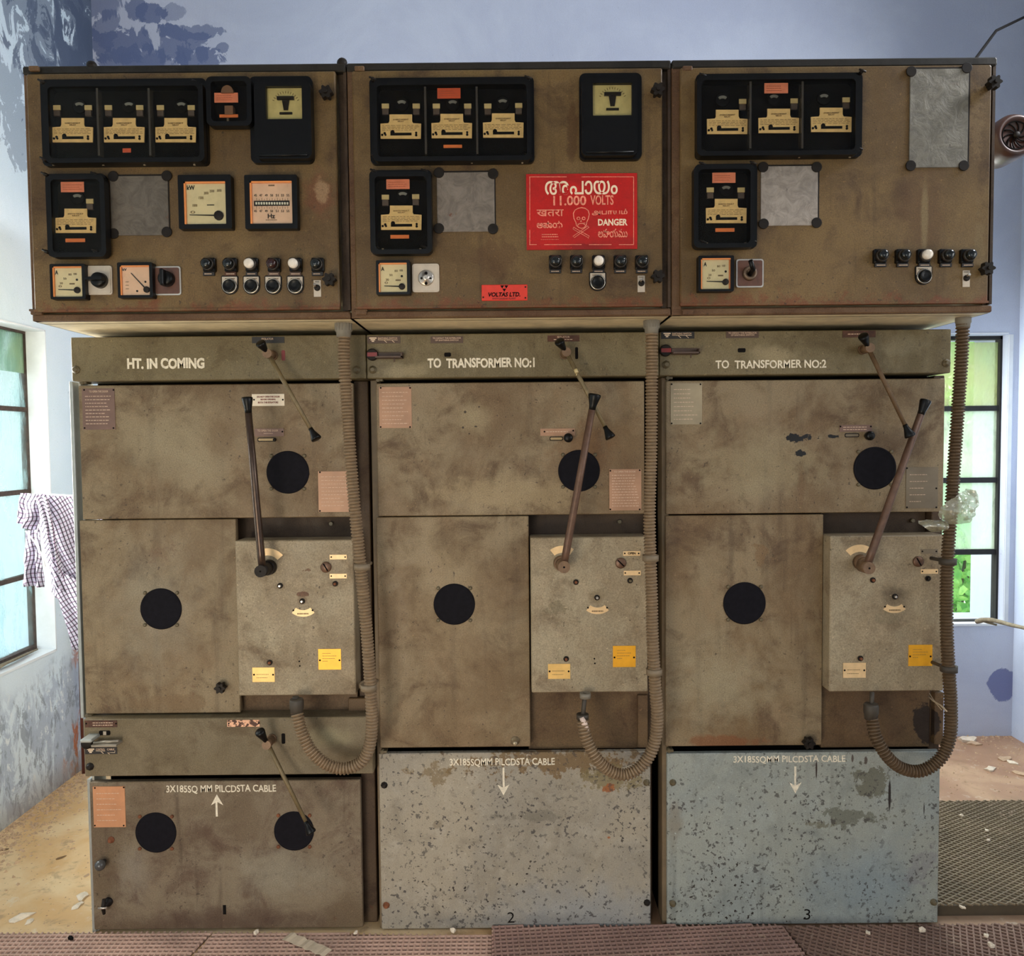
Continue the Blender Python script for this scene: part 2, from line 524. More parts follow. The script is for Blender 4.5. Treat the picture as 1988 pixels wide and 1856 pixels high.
def arc_plate(name, px, py, Yf, r0, r1, a0, a1, th, mat, parent):
    c = P(px, py, Yf); k = (Yf - CAM.y) / F; n = 12; poly = []
    for i in range(n + 1):
        a = math.radians(a0 + (a1 - a0) * i / n); poly.append((c.x + r1 * k * math.cos(a), c.z + r1 * k * math.sin(a)))
    for i in range(n, -1, -1):
        a = math.radians(a0 + (a1 - a0) * i / n); poly.append((c.x + r0 * k * math.cos(a), c.z + r0 * k * math.sin(a)))
    mb = MB(); vs = [(x, Yf, z) for x, z in poly] + [(x, Yf + th, z) for x, z in poly]
    N = len(poly); fs = []
    for i in range(n):
        fs += [(i, i + 1, N - 2 - i, N - 1 - i), (N + i, N + N - 1 - i, N + N - 2 - i, N + i + 1)]
    for i in range(N):
        j = (i + 1) % N; fs.append((i, N + i, N + j, j))
    mb.add(vs, fs)
    return mb.build(name, mat, parent)


# ================================================================ the room
XL, YB = -1.85, 1.44
XR = P(1964, 1417, YB).x
ZC = 3.75
YF = -2.95


def wallmat(name, base, pale, slate, spots, peel=0.0, peel_z=None, lower=None):
    t = NT(name); p = t.pos()
    n = t.noise(p, 1.6, 7, 0.65, 0.5)
    c = t.mix(t.ramp(n, 0.35, 0.65), base, pale)
    pv = t.scaled(p, (1, 1, 0.42))
    nv = t.noise(pv, 10.0, 9, 0.7, 0.7)
    nv2 = t.noise(pv, 21.0, 8, 0.74, 0.4)
    nsp = t.noise(t.scaled(p, (1, 1, 0.7)), 10.0, 9, 0.68, 0.8)
    for (cc, rr, rag, hard, colr, amt) in spots:
        q = t.vmath('SUBTRACT', p, cc); q = t.vmath('MULTIPLY', q, tuple(1.0 / r for r in rr))
        d = t.vmath('LENGTH', q)
        v = t.math('ADD', t.math('SUBTRACT', 1.0, d), t.math('MULTIPLY', t.math('SUBTRACT', nsp, 0.5), rag * 2.2))
        c = t.mix(t.math('MULTIPLY', t.ramp(v, -hard, hard), amt), c, colr)
    if peel_z is not None:
        sep = t.new('ShaderNodeSeparateXYZ'); t.link(p, sep.inputs[0])
        low = t.ramp(t.math('ADD', sep.outputs[2], t.math('MULTIPLY', t.math('SUBTRACT', n, 0.5), 0.7)), peel_z + 0.08, peel_z - 0.12)
        k1 = t.math('MULTIPLY', t.ramp(nv, 0.43, 0.50), low)
        c = t.mix(k1, c, lower[0])
        k2 = t.math('MULTIPLY', t.ramp(nv2, 0.52, 0.57), low)
        c = t.mix(t.math('MULTIPLY', k2, 0.8), c, lower[1])
        k3 = t.math('MULTIPLY', t.ramp(nv2, 0.42, 0.38), low)
        c = t.mix(k3, c, lower[2])
        foot = t.ramp(t.math('ADD', sep.outputs[2], t.math('MULTIPLY', nv2, 0.1)), 0.2, 0.04)
        c = t.mix(t.math('MULTIPLY', foot, 0.5), c, S(150, 126, 92))
    ch = t.noise(p, 34.0, 5, 0.7)
    c = t.mix(t.ramp(ch, 0.67, 0.71, 0, peel), c, slate)
    g = t.noise(p, 300.0, 2, 0.6)
    x = t.new('ShaderNodeVectorMath', operation='SCALE'); t.link(c, x.inputs[0]); t.link(t.ramp(g, 0.3, 0.7, 0.93, 1.07, False), x.inputs['Scale'])
    t.link(x.outputs[0], t.b.inputs['Base Color']); t.b.inputs['Roughness'].default_value = 0.85
    t.b.inputs['Specular IOR Level'].default_value = 0.2
    t.bump(t.math('ADD', nv, t.math('MULTIPLY', g, 0.1)), 0.35, 0.006)
    return t.mat


SL = S(96, 110, 150)
bs = []
for (px, py, rx, ry, rag, amt) in ((232, 88, 60, 34, 1.5, 0.85), (262, 118, 70, 30, 1.6, 0.8), (205, 55, 26, 40, 1.7, 0.7), (290, 24, 26, 18, 1.3, 0.85), (264, 14, 20, 26, 1.3, 0.8),
                              (335, 24, 26, 14, 1.3, 0.5), (350, 92, 50, 34, 1.9, 0.8), (385, 116, 44, 26, 1.7, 0.8), (372, 62, 74, 12, 1.7, 0.7), (300, 125, 60, 22, 1.8, 0.55), (188, 5, 40, 40, 1.4, 0.7),
                              (432, 92, 12, 10, 0.7, 0.7), (1948, 1330, 30, 34, 0.6, 0.85)):
    c = P(px, py, YB); k = (YB - CAM.y) / F
    bs.append((tuple(c), (rx * k, 9.0, ry * k), rag, 0.05, SL if px < 1000 else S(104, 112, 160), amt))
WBACK = wallmat('lavender_blue_distemper', S(184, 191, 213), S(196, 203, 222), SL, bs, 0.25)
ls = []
for (px, py, ry, rz, rag, amt) in ((150, 20, 0.34, 0.42, 2.2, 0.8), (80, 0, 0.3, 0.35, 2.2, 0.7), (150, 90, 0.2, 0.2, 2.4, 0.7), (20, 190, 0.12, 0.18, 2.4, 0.5), (165, 60, 0.12, 0.3, 2.0, 0.75)):
    c = PX(px, py, XL)
    ls.append((tuple(c), (9.0, ry, rz), rag, 0.05, S(84, 96, 120), amt))
zs = PX(106, 1263, XL).z
c = PX(152, 1440, XL); ls.append((tuple(c), (9, 0.045, 0.42), 1.2, 0.1, S(176, 100, 48), 0.75))
c = PX(146, 1480, XL); ls.append((tuple(c), (9, 0.10, 0.16), 1.5, 0.15, S(176, 96, 40), 0.7))
WLEFT = wallmat('peeling_pale_blue_distemper', S(204, 220, 232), S(214, 226, 238), S(104, 116, 140), ls, 0.35, zs - 0.02,
                (S(178, 190, 208), S(142, 150, 164), S(226, 232, 238)))
WRIGHT = wallmat('pale_blue_distemper', S(196, 210, 234), S(206, 218, 238), SL, [], 0.2)

# back wall with its window opening
wx0, wx1 = P(1500, 900, YB).x, P(1953, 900, YB).x
wz1, wz0 = P(1900, 650, YB).z, P(1900, 1213, YB).z
mb = MB(); T = 0.26
mb.box(XL - T, wx0, YB, YB + T, -0.05, ZC); mb.box(wx1, XR + T, YB, YB + T, -0.05, ZC)
mb.box(wx0, wx1, YB, YB + T, wz1, ZC); mb.box(wx0, wx1, YB, YB + T, -0.05, wz0)
tag(mb.build('wall_back', WBACK), kind='structure')
# left wall with its window opening
ly1 = PX(97, 950, XL).y; ly0 = -0.55
lz1, lz0 = PX(87, 642, XL).z, PX(106, 1263, XL).z
mb = MB()
mb.box(XL - T, XL, ly1, YB, -0.05, ZC); mb.box(XL - T, XL, YF, ly0, -0.05, ZC)
mb.box(XL - T, XL, ly0, ly1, lz1, ZC); mb.box(XL - T, XL, ly0, ly1, -0.05, lz0)
tag(mb.build('wall_left', WLEFT), kind='structure')
mb = MB()
mb.box(XR, XR + T, -0.75, YB, -0.05, ZC); mb.box(XR, XR + T, YF, -1.85, -0.05, ZC); mb.box(XR, XR + T, -1.85, -0.75, -0.05, 1.15); mb.box(XR, XR + T, -1.85, -0.75, 2.25, ZC)  # unseen opening cut for the added lamp on the right
tag(mb.build('wall_right', WRIGHT), kind='structure')
# wall behind the camera: open doorway on the left, a window on the right
mb = MB()
mb.box(XL - T, -1.9 + 0.05, YF - T, YF, -0.05, ZC); mb.box(-0.1, 1.3, YF - T, YF, -0.05, ZC); mb.box(2.2, XR + T, YF - T, YF, -0.05, ZC)
mb.box(XL, -0.1, YF - T, YF, 2.2, ZC); mb.box(1.3, 2.2, YF - T, YF, 2.1, ZC); mb.box(1.3, 2.2, YF - T, YF, -0.05, 0.9)
tag(mb.build('wall_front', WRIGHT), kind='structure')
tag(MB().box(XL - T, XR + T, YF - T, YB + T, ZC, ZC + 0.15).build('ceiling', plain('whitewashed_ceiling', S(214, 218, 226), 0.9)), kind='structure')

# floor
t = NT('dusty_stained_floor'); p = t.pos()
sep = t.new('ShaderNodeSeparateXYZ'); t.link(p, sep.inputs[0])
n = t.noise(p, 2.6, 8, 0.62, 0.6); n2 = t.noise(p, 14, 8, 0.7, 0.4); n3 = t.noise(p, 70, 4, 0.6)
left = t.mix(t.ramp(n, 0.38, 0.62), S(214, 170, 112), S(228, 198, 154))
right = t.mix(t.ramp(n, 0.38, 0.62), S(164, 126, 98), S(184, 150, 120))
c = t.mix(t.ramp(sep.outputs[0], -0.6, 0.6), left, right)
c = t.mix(t.ramp(n2, 0.52, 0.68, 0, 0.6), c, S(150, 122, 92))
c = t.mix(t.ramp(n2, 0.42, 0.30, 0, 0.5), c, S(226, 216, 196))
c = t.mix(t.ramp(n3, 0.66, 0.72, 0, 0.7), c, S(96, 78, 60))
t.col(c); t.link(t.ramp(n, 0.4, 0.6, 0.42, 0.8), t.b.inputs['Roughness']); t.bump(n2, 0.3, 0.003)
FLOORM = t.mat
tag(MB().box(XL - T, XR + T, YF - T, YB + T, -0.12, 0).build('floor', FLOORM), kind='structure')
tag(MB().box(-30, 30, -30, 40, -0.5, -0.3).build('ground', plain('outdoor_ground', S(190, 190, 170), 0.9, 0, 0.2, 2)), kind='structure')


# ---------------------------------------------------------------- windows
def dirty_glass(name, stain, stain2, lo, hi, amt, sc=(14, 14, 3), clear=(0.95, 1, 0.98, 1)):
    t = NT(name); p = t.pos()
    tr = t.new('ShaderNodeBsdfTransparent'); tr.inputs[0].default_value = clear
    tl = t.new('ShaderNodeBsdfTranslucent'); df = t.new('ShaderNodeBsdfDiffuse')
    n = t.noise(t.scaled(p, sc), 1.0, 8, 0.7, 0.6); nb = t.noise(p, 2.2, 4, 0.5)
    cc = t.mix(t.ramp(nb, 0.4, 0.6), stain, stain2)
    t.link(cc, tl.inputs[0]); t.link(cc, df.inputs[0])
    m0 = t.new('ShaderNodeMixShader'); m0.inputs[0].default_value = 0.25
    t.link(tl.outputs[0], m0.inputs[1]); t.link(df.outputs[0], m0.inputs[2])
    m1 = t.new('ShaderNodeMixShader'); t.link(t.ramp(n, lo, hi, 0.05, amt), m1.inputs[0])
    t.link(tr.outputs[0], m1.inputs[1]); t.link(m0.outputs[0], m1.inputs[2])
    gl = t.new('ShaderNodeBsdfGlossy'); gl.inputs['Roughness'].default_value = 0.15
    m2 = t.new('ShaderNodeMixShader'); m2.inputs[0].default_value = 0.04
    t.link(m1.outputs[0], m2.inputs[1]); t.link(gl.outputs[0], m2.inputs[2])
    t.link(m2.outputs[0], t.out.inputs['Surface'])
    return t.mat


STEEL = plain('rusted_window_steel', S(70, 56, 50), 0.7, 0.2, 0.45, 50, 0.4)
STEELBLACK = plain('black_window_steel', S(30, 28, 28), 0.7, 0.2, 0.3, 50, 0.4)
REVEAL = plain('whitewashed_reveal', S(222, 226, 232), 0.85, 0, 0.06, 12)
win = root('window_1', (XL, (ly0 + ly1) / 2, lz0), None, None, None, 'structure')
fx = XL - 0.085
yj = PX(73, 950, fx).y
zb = [PX(73, v, fx).z for v in (655, 797, 952, 1112, 1252)]
fr = MB()
fr.box(fx - .02, fx + .012, ly1 - 0.005, yj, lz0, lz1)      # jamb next to the wall
fr.box(fx - .02, fx + .012, ly0, ly0 + .04, lz0, lz1)
fr.box(fx - .02, fx + .012, ly0, ly1, zb[0], zb[0] + 0.05)
fr.box(fx - .02, fx + .012, ly0, ly1, lz0 - .002, zb[4] + .004)
for z in zb[1:4]: fr.box(fx - .01, fx + .01, ly0, yj, z - .009, z + .009)
for y in (0.05, 0.55): fr.box(fx - .012, fx + .012, y - .015, y + .015, lz0, lz1)
fr.build('window_frame', STEEL, win)
rv = MB(); rv.box(fx, XL + 0.004, ly1 - .004, ly1 + .002, lz0, lz1); rv.box(fx, XL + .004, ly0, ly1, lz0 - .004, lz0 + .006); rv.box(fx, XL + .004, ly0, ly1, lz1 - .004, lz1 + .002)
rv.build('window_reveal', REVEAL, win)
ga = dirty_glass('green_hazed_pane', S(178, 194, 160), S(150, 182, 166), 0.2, 0.6, 0.9)
gb = dirty_glass('streaked_cyan_pane', S(186, 216, 222), S(206, 228, 232), 0.48, 0.68, 0.75)
for k in range(4):
    hi, lo = zb[k], zb[k + 1]
    for (a, b) in ((ly0 + .04, 0.035), (0.065, 0.535), (0.565, yj)):
        if k == 0 and a > 0.5:
            MB().box(fx - .002, fx + .002, a, b, hi - (hi - lo) * 0.52, hi).build('pane', ga, win, 'green hazed upper glass')
            MB().box(fx - .002, fx + .002, a, b, lo + .009, hi - (hi - lo) * 0.52).build('pane', gb, win)
        else:
            MB().box(fx - .002, fx + .002, a, b, lo + .009, hi - .009).build('pane', gb, win)

win2 = root('window_2', ((wx0 + wx1) / 2, YB, wz0), None, None, None, 'structure')
fy = YB + 0.06
gx1 = P(1933, 900, fy).x
zz = [P(1890, v, fy).z for v in (660, 793, 932, 1071, 1203)]
fr = MB()
fr.box(gx1, P(1946, 900, fy).x, fy - .02, fy + .02, wz0, zz[0] + .02); fr.box(wx0, wx0 + .04, fy - .02, fy + .02, wz0, wz1)
fr.box(wx0, gx1 + .03, fy - .02, fy + .02, zz[0], zz[0] + 0.024)
fr.box(wx0, gx1 + .03, fy - .02, fy + .02, zz[4] - 0.03, zz[4])
for z in zz[1:4]: fr.box(wx0, gx1, fy - .015, fy + .015, z - .012, z + .012)
for px in (1640, 1790): q = P(px, 900, fy).x; fr.box(q - .015, q + .015, fy - .02, fy + .02, wz0, wz1)
fr.build('window_frame', STEELBLACK, win2)
rv = MB(); rv.box(P(1946, 900, fy).x, wx1 + .002, YB - .004, fy + .02, wz0, wz1); rv.box(wx0, wx1, YB - .004, fy + .02, zz[0] + .024, wz1 + .003)
rv.box(wx0, wx1, YB - 0.004, fy + .02, wz0 - .004, wz0 + .006)
rv.build('window_reveal', REVEAL, win2)
gc = dirty_glass('milky_green_pane', S(232, 242, 224), S(206, 236, 206), 0.25, 0.62, 0.6, (5, 5, 2), (0.93, 1, 0.92, 1))
gd = dirty_glass('yellow_stained_pane', S(214, 220, 170), S(206, 230, 184), 0.25, 0.6, 0.6, (5, 5, 2), (0.93, 0.97, 0.80, 1))
gclear = glass_cover('clear_pane', (0.97, 1, 0.97, 1), 0.05, 0.05, 0.02)
for k in range(4):
    for (a, b) in ((wx0 + .04, P(1640, 900, fy).x - .015), (P(1640, 900, fy).x + .015, P(1790, 900, fy).x - .015), (P(1790, 900, fy).x + .015, gx1)):
        MB().box(a, b, fy - .002, fy + .002, zz[k + 1] + .012, zz[k] - .012).build('pane', (gd, gc, gc, gclear)[k], win2)

# outside the back window
tag(MB().box(P(1889, 900, 5.5).x, P(1889, 900, 5.5).x + 1.4, 5.5, 5.9, -0.3, 4.4, 0.01).build('concrete_post', plain('whitewashed_concrete', S(222, 222, 212), 0.9, 0, 0.12, 6)),
    'whitewashed concrete post standing outside the back window', 'post')


def shrub(name, cx, cy, z0, z1, rx, ry, n, label, seed):
    rnd = random.Random(seed); r_ = root(name, (cx, cy, -0.3), label, 'shrub')
    st_ = MB()
    for k in range(9):
        a = rnd.uniform(0, 2 * PI); q = rnd.uniform(.2, .8)
        st_.tube([(cx, cy, -0.3), (cx + rx * q * .4 * math.cos(a), cy + ry * q * .4 * math.sin(a), (z0 + z1) * .35), (cx + rx * q * math.cos(a), cy + ry * q * math.sin(a), z1 * rnd.uniform(.7, .98))], [.014, .01, .004], 6)
    st_.build('stem', plain('shrub_stem', S(96, 86, 60), 0.8), r_)
    lf = MB()
    for k in range(n):
        a = rnd.uniform(0, 2 * PI); q = math.sqrt(rnd.random()); z = rnd.uniform(z0, z1)
        c = Vector((cx + rx * q * math.cos(a), cy + ry * q * math.sin(a), z))
        d = Vector((rnd.uniform(-1, 1), rnd.uniform(-1, .3), rnd.uniform(-.9, .5))).normalized()
        sd = d.cross(Vector((rnd.uniform(-.4, .4), -1, rnd.uniform(-.2, .6)))).normalized(); L = rnd.uniform(.05, .1); wd = L * .36
        up_ = d.cross(sd) * L * .12
        lf.add([c, c + d * L * .35 + sd * wd + up_, c + d * L * .75 + sd * wd * .7 + up_, c + d * L, c + d * L * .75 - sd * wd * .7 + up_, c + d * L * .35 - sd * wd + up_, c + d * L * .5 - up_ * .3],
               [(0, 1, 6), (1, 2, 6), (2, 3, 6), (3, 4, 6), (4, 5, 6), (5, 0, 6)], True)
    t = NT(name + '_leaf'); p = t.pos(); nn = t.noise(p, 9, 3, .6)
    cc = t.mix(t.ramp(nn, .35, .65), S(120, 190, 96), S(180, 226, 130)); t.col(cc)
    tl = t.new('ShaderNodeBsdfTranslucent'); t.link(cc, tl.inputs[0])
    mx = t.new('ShaderNodeMixShader'); mx.inputs[0].default_value = .4
    t.link(t.b.outputs[0], mx.inputs[1]); t.link(tl.outputs[0], mx.inputs[2]); t.link(mx.outputs[0], t.out.inputs['Surface'])
    lf.build('foliage', t.mat, r_)


shrub('leafy_shrub', P(1845, 1100, 3.4).x, 3.4, -0.25, 1.25, 0.42, 0.4, 2600, 'low dense green shrub outside the lower panes of the back window', 3)
shrub('leafy_shrub', P(1845, 1100, 4.6).x, 4.6, 0.2, 2.9, 0.46, 0.4, 2600, 'taller green shrub outside the upper panes of the back window', 5)


# ================================================================ switchgear
YH, YD, YBX = 0.0, 0.03, -0.18      # header face, door face, instrument door face
XA = [P(137, 690, YH).x, P(711, 690, YH).x, P(1280, 690, YH).x, P(1847, 690, YH).x]
zHt, zHb = P(995, 647, YH).z, P(995, 732, YH).z
zBb, zBt = P(995, 615, -.165).z, P(995, 121, -.165).z


def st(px, py, rx, ry, Y, rag, hard, colr, amt, kind='spot'):
    c = P(px, py, Y); k = (Y - CAM.y) / F
    return (kind, c.x, c.z, rx * k, ry * k, rag, hard, colr, amt)


OB1, OB2, OB3 = S(114, 90, 54), S(94, 72, 41), S(64, 44, 27)
RUST = S(104, 56, 30); DUST = S(166, 150, 116); DIRT = S(62, 44, 30)
bandz = P(995, 590, YBX).z
stb = [('below', 0, bandz, .02, .035, 2.6, .5, S(112, 58, 32), .7),
       st(255, 410, 60, 50, YBX, 1.5, .4, DIRT, .0), st(620, 380, 46, 60, YBX, 1.6, .3, S(112, 62, 40), .5), st(625, 370, 22, 34, YBX, 1.6, .2, S(170, 140, 104), .5),
       st(1110, 240, 14, 110, YBX, 1.7, .25, S(78, 50, 26), .6), st(960, 500, 60, 50, YBX, 1.8, .25, S(84, 58, 32), .55),
       st(1790, 400, 60, 160, YBX, 1.6, .35, S(88, 62, 36), .6), st(1795, 420, 10, 110, YBX, .6, .3, S(140, 122, 86), .5), st(1895, 240, 26, 90, YBX, 1.8, .2, S(128, 104, 70), .5),
       st(1900, 480, 16, 90, YBX, 1.6, .2, S(120, 100, 66), .5)]
PBOX = paint('olive_brown_instrument_door_paint', OB1, OB2, OB3, .45, .6, .35, .5, stb, .18)
PRIM = paint('rusty_brown_box_rim_paint', S(106, 80, 54), S(92, 66, 44), S(74, 44, 28), .9, .6, .2, .6, (), .25, 3.1)
PCHAN = paint('dark_channel_and_recess_shade', S(74, 56, 38), S(60, 44, 30), S(40, 28, 20), .5, .5, .3, .6, (), .1, 4.4)
PLIP = paint('near_black_lip_paint', S(40, 34, 26), S(30, 26, 20), S(20, 17, 14), .1, .5, .1, .6, (), .12, 6.6)  # near-black colour of the lip above each instrument door
PHEAD = paint('olive_grey_header_paint', S(114, 101, 72), S(103, 90, 62), S(84, 70, 46), .15, .4, .2, .5,
              (st(785, 720, 60, 22, YH, 1.3, .4, DUST, .5), st(1500, 690, 60, 26, YH, 1.2, .4, DUST, .5), st(1750, 670, 60, 30, YH, 1.3, .4, S(140, 130, 104), .5)), .3, 5.5)
BR = S(98, 74, 48)
std_ = [st(340, 870, 150, 100, YD, 1.2, .5, S(150, 136, 108), .55), st(430, 850, 50, 60, YD, 1.5, .4, S(110, 86, 58), .6), st(1000, 960, 200, 50, YD, 1.6, .35, S(158, 138, 104), .6),
        st(920, 810, 40, 40, YD, 1.0, .5, DUST, .5), st(1130, 880, 90, 70, YD, 1.6, .4, S(112, 78, 44), .6), st(1480, 900, 170, 80, YD, 1.6, .4, S(152, 138, 106), .5),
        st(1555, 940, 10, 60, YD, .5, .3, S(104, 78, 50), .5), st(1730, 870, 90, 60, YD, 1.4, .4, S(74, 54, 36), .55),
        st(308, 1075, 38, 30, YD, 2.6, .15, S(104, 76, 50), .75), st(300, 1180, 110, 160, YD, 1.0, .6, S(150, 142, 122), .45), st(1390, 1330, 130, 110, YD, 1.3, .5, S(156, 144, 116), .6),
        st(870, 1150, 110, 200, YD, 1.3, .5, S(150, 130, 98), .45), st(330, 1365, 130, 26, YD, 1.0, .08, S(112, 88, 60), .5), st(1415, 1440, 110, 20, YD, 1.6, .2, S(120, 68, 36), .6),
        st(1480, 1075, 26, 30, YD, 2.6, .12, S(118, 92, 62), .7),
        st(745, 600, 1, 1, YD, 1, .5, BR, 0)]
# flaked paint showing black underneath, right unit
std_ += [st(1553, 850, 32, 10, YD, 2.1, .03, S(12, 9, 8), 1), st(1618, 847, 15, 6, YD, 2.0, .03, S(12, 9, 8), 1), st(1553, 880, 18, 8, YD, 2.0, .03, S(12, 9, 8), 1),
         st(903, 800, 4, 4, YD, 1.2, .1, S(44, 32, 24), .9), st(924, 828, 5, 3, YD, 1.2, .1, S(44, 32, 24), .9), st(899, 830, 3, 3, YD, 1.2, .1, S(44, 32, 24), .9), st(911, 842, 3, 3, YD, 1.2, .1, S(44, 32, 24), .9), st(930, 790, 4, 3, YD, 1.2, .1, S(44, 32, 24), .9)]
PDOOR = paint('brown_grey_door_paint', S(136, 118, 90), S(112, 90, 62), S(76, 54, 36), .4, .6, .3, .5, std_, .28, 8.2)
PFRAME = paint('brown_frame_paint', S(86, 68, 48), S(74, 56, 40), S(54, 38, 28), .5, .5, .3, .6, (), .1, 11.)
PMECH = paint('grey_mechanism_cover_paint', S(152, 138, 112), S(138, 121, 95), S(104, 84, 62), .08, .6, .12, .5,
              (st(598, 1107, 15, 4, -.015, 2.6, .05, S(104, 70, 42), .85), st(587, 1154, 17, 7, -.015, 1.3, .05, S(96, 60, 38), .9), st(587, 1165, 14, 14, -.015, .8, .2, S(110, 84, 58), .6),
               st(1737, 1155, 34, 26, -.015, 1.2, .35, S(84, 70, 52), .75), st(1159, 1160, 26, 24, -.015, 1.0, .25, S(112, 94, 66), .6), st(620, 1140, 3, 8, -.015, 2.6, .05, S(60, 46, 34), .8),
               st(1720, 1200, 40, 20, -.015, 1.4, .2, S(120, 108, 84), .5), st(1090, 1180, 30, 24, -.015, 2.4, .1, S(110, 98, 74), .6)), .3, 13.7)
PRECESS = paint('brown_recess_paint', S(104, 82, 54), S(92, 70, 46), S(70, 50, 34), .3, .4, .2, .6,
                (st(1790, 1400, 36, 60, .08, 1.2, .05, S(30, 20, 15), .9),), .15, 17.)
zB = P(1000, 1545, YD).z; zC = P(1560, 1500, YD).z
bluegrey = S(150, 152, 150)
PLOWA = paint('stained_grey_brown_paint', S(122, 108, 88), S(102, 86, 66), S(76, 53, 40), .4, .6, .6, .5,
              (st(430, 1790, 280, 40, YD, 1.2, .5, S(66, 44, 34), .7), st(550, 1690, 130, 70, YD, 1.3, .5, S(146, 140, 122), .45), st(260, 1690, 40, 60, YD, 1.2, .5, S(140, 132, 120), .4)), .3, 21.)
PLOWB = paint('speckled_pale_grey_paint', S(158, 147, 128), S(146, 138, 124), S(130, 120, 104), .1, .95, .1, .55,
              (st(1080, 1478, 230, 46, YD, 1.9, .08, S(116, 92, 60), .9), st(1180, 1510, 90, 36, YD, 2.0, .08, S(122, 108, 74), .8), st(830, 1500, 50, 26, YD, 2.2, .08, S(118, 98, 66), .7),
               st(1000, 1585, 90, 12, YD, 3.4, .15, S(104, 98, 86), .55), st(850, 1600, 20, 14, YD, 1.6, .15, S(116, 104, 84), .6), st(1180, 1532, 16, 9, YD, 3.4, .06, S(150, 84, 40), .8),
               st(1182, 1626, 5, 4, YD, .6, .15, S(156, 88, 40), .85), st(1150, 1780, 260, 90, YD, 1.0, .6, S(140, 146, 152), .5), st(1000, 1790, 300, 24, YD, 1.0, .5, S(104, 104, 104), .5)), .25, 25., .2, .85, .42)
stc = [st(1690, 1520, 60, 44, YD, 2.0, .06, S(104, 102, 86), .85), st(1660, 1585, 100, 26, YD, 2.4, .06, S(104, 104, 90), .8), st(1590, 1600, 40, 14, YD, 2.2, .06, S(110, 106, 88), .8),
       st(1585, 1495, 3, 30, YD, .6, .15, S(44, 24, 18), .95), st(1727, 1545, 4.5, 60, YD, .5, .15, S(30, 18, 15), .95), st(1794, 1570, 2.2, 22, YD, .5, .15, S(30, 18, 15), .9),
       st(1681, 1475, 5, 14, YD, 1.2, .15, S(60, 34, 24), .8), st(1655, 1472, 3, 12, YD, 1.2, .15, S(60, 34, 24), .8),
       st(1680, 1720, 150, 90, YD, 1.0, .6, S(132, 146, 152), .55), st(1560, 1795, 300, 22, YD, 1.0, .5, S(70, 76, 84), .6), st(1310, 1600, 22, 60, YD, 1.2, .4, S(120, 104, 84), .5),
       st(1790, 1690, 40, 60, YD, 2.0, .2, S(126, 122, 124), .5)]
PLOWC = paint('speckled_blue_grey_paint', S(152, 154, 144), S(142, 147, 142), S(124, 128, 122), .04, 1.0, .4, .5, stc, .22, 29., .2, .8, .36)
PBAR = paint('olive_grey_bar_paint', S(112, 99, 76), S(104, 90, 66), S(86, 70, 48), .15, .5, .15, .5, (st(640, 1430, 60, 26, YH, 1.0, .5, S(156, 146, 112), .5),), .3, 33.)
G1, G2, G3 = galv('grey_blanking_sheet', S(106, 96, 84), .3), galv('scratched_blanking_sheet', S(128, 116, 104), .9), galv('bright_blanking_sheet', S(154, 142, 130), .4)


def screws(parent, Y, pts, r=2.6, mat=None, name='screw', th=.002):
    for (x, y) in pts: disc(name, x, y, Y - th, r, th, mat or DARK, parent, seg=10)


def bolt(parent, px, py, Y, r=8, mat=None):
    mat = mat or BOLT
    c = P(px, py, Y); k = (Y - CAM.y) / F
    mb = MB().lathe(c, [(r * k * 1.15, 0.0), (r * k * 1.15, -.002), (r * k * .8, -.003), (r * k * .72, -.009), (r * k * .5, -.011)], 8)
    return mb.build('bolt', mat, parent)


def star_knob(parent, px, py, Y, r=13, mat=None):
    c = P(px, py, Y); k = (Y - CAM.y) / F; pts = []
    for i in range(48):
        a = 2 * PI * i / 48; q = r * k * (0.84 + 0.16 * math.cos(6 * a)); pts.append((c.x + q * math.cos(a), c.z + q * math.sin(a)))
    mb = MB().prism(pts, Y - .028, Y - .010); mb.cyl((c.x, Y, c.z), (c.x, Y - .012, c.z), r * k * .45); mb.cyl((c.x, Y - .028, c.z), (c.x, Y - .034, c.z), r * k * .3)
    return mb.build('star_knob', mat or DARK, parent)


def dial(parent, cx, ytop, Y):
    """T-shaped cream scale plate of one relay movement: cx,ytop in pixels of its narrow top"""
    g = lambda dx, dy: (P(cx + dx, ytop + dy, Y).x, P(cx + dx, ytop + dy, Y).z)
    poly = [g(-39, 47), g(39, 47), g(39.5, 18), g(24, 17), g(22, 13), g(22, 0), g(-22, 0), g(-22, 13), g(-24, 17), g(-39.5, 18)]
    d = MB().prism(poly, Y, Y + .003).build('dial_plate', CREAM, parent)
    d2 = d
    mb = MB()
    x0, x1, z0, z1 = R(cx - 20, ytop + 36, cx + 21, ytop + 41, Y); mb.box(x0, x1, Y - .001, Y, z0, z1)
    for (dx, dy, r) in ((-16, 35, 4.2), (-31, 37, 2.4), (-29.5, 40, 2), (30, 36, 2.2), (30, 40.5, 2.4), (-36, 40, 2.2)):
        c = P(cx + dx, ytop + dy, Y); k = r * (Y - CAM.y) / F; mb.lathe(c, [(k, 0), (k, -.001)], 10)
    mb.build('slot', INK, parent)
    return d


def dial_words(parent, cx, ytop, Y, words):
    text(words, 'lettering', (cx - 15, ytop + 9, cx + 15, ytop + 15), Y, FADEDINK, parent)
    lines('scale_marks', (cx - 36, ytop + 20, cx + 36, ytop + 32), Y, FADEDINK, parent, 4, .9, .22, int(cx))


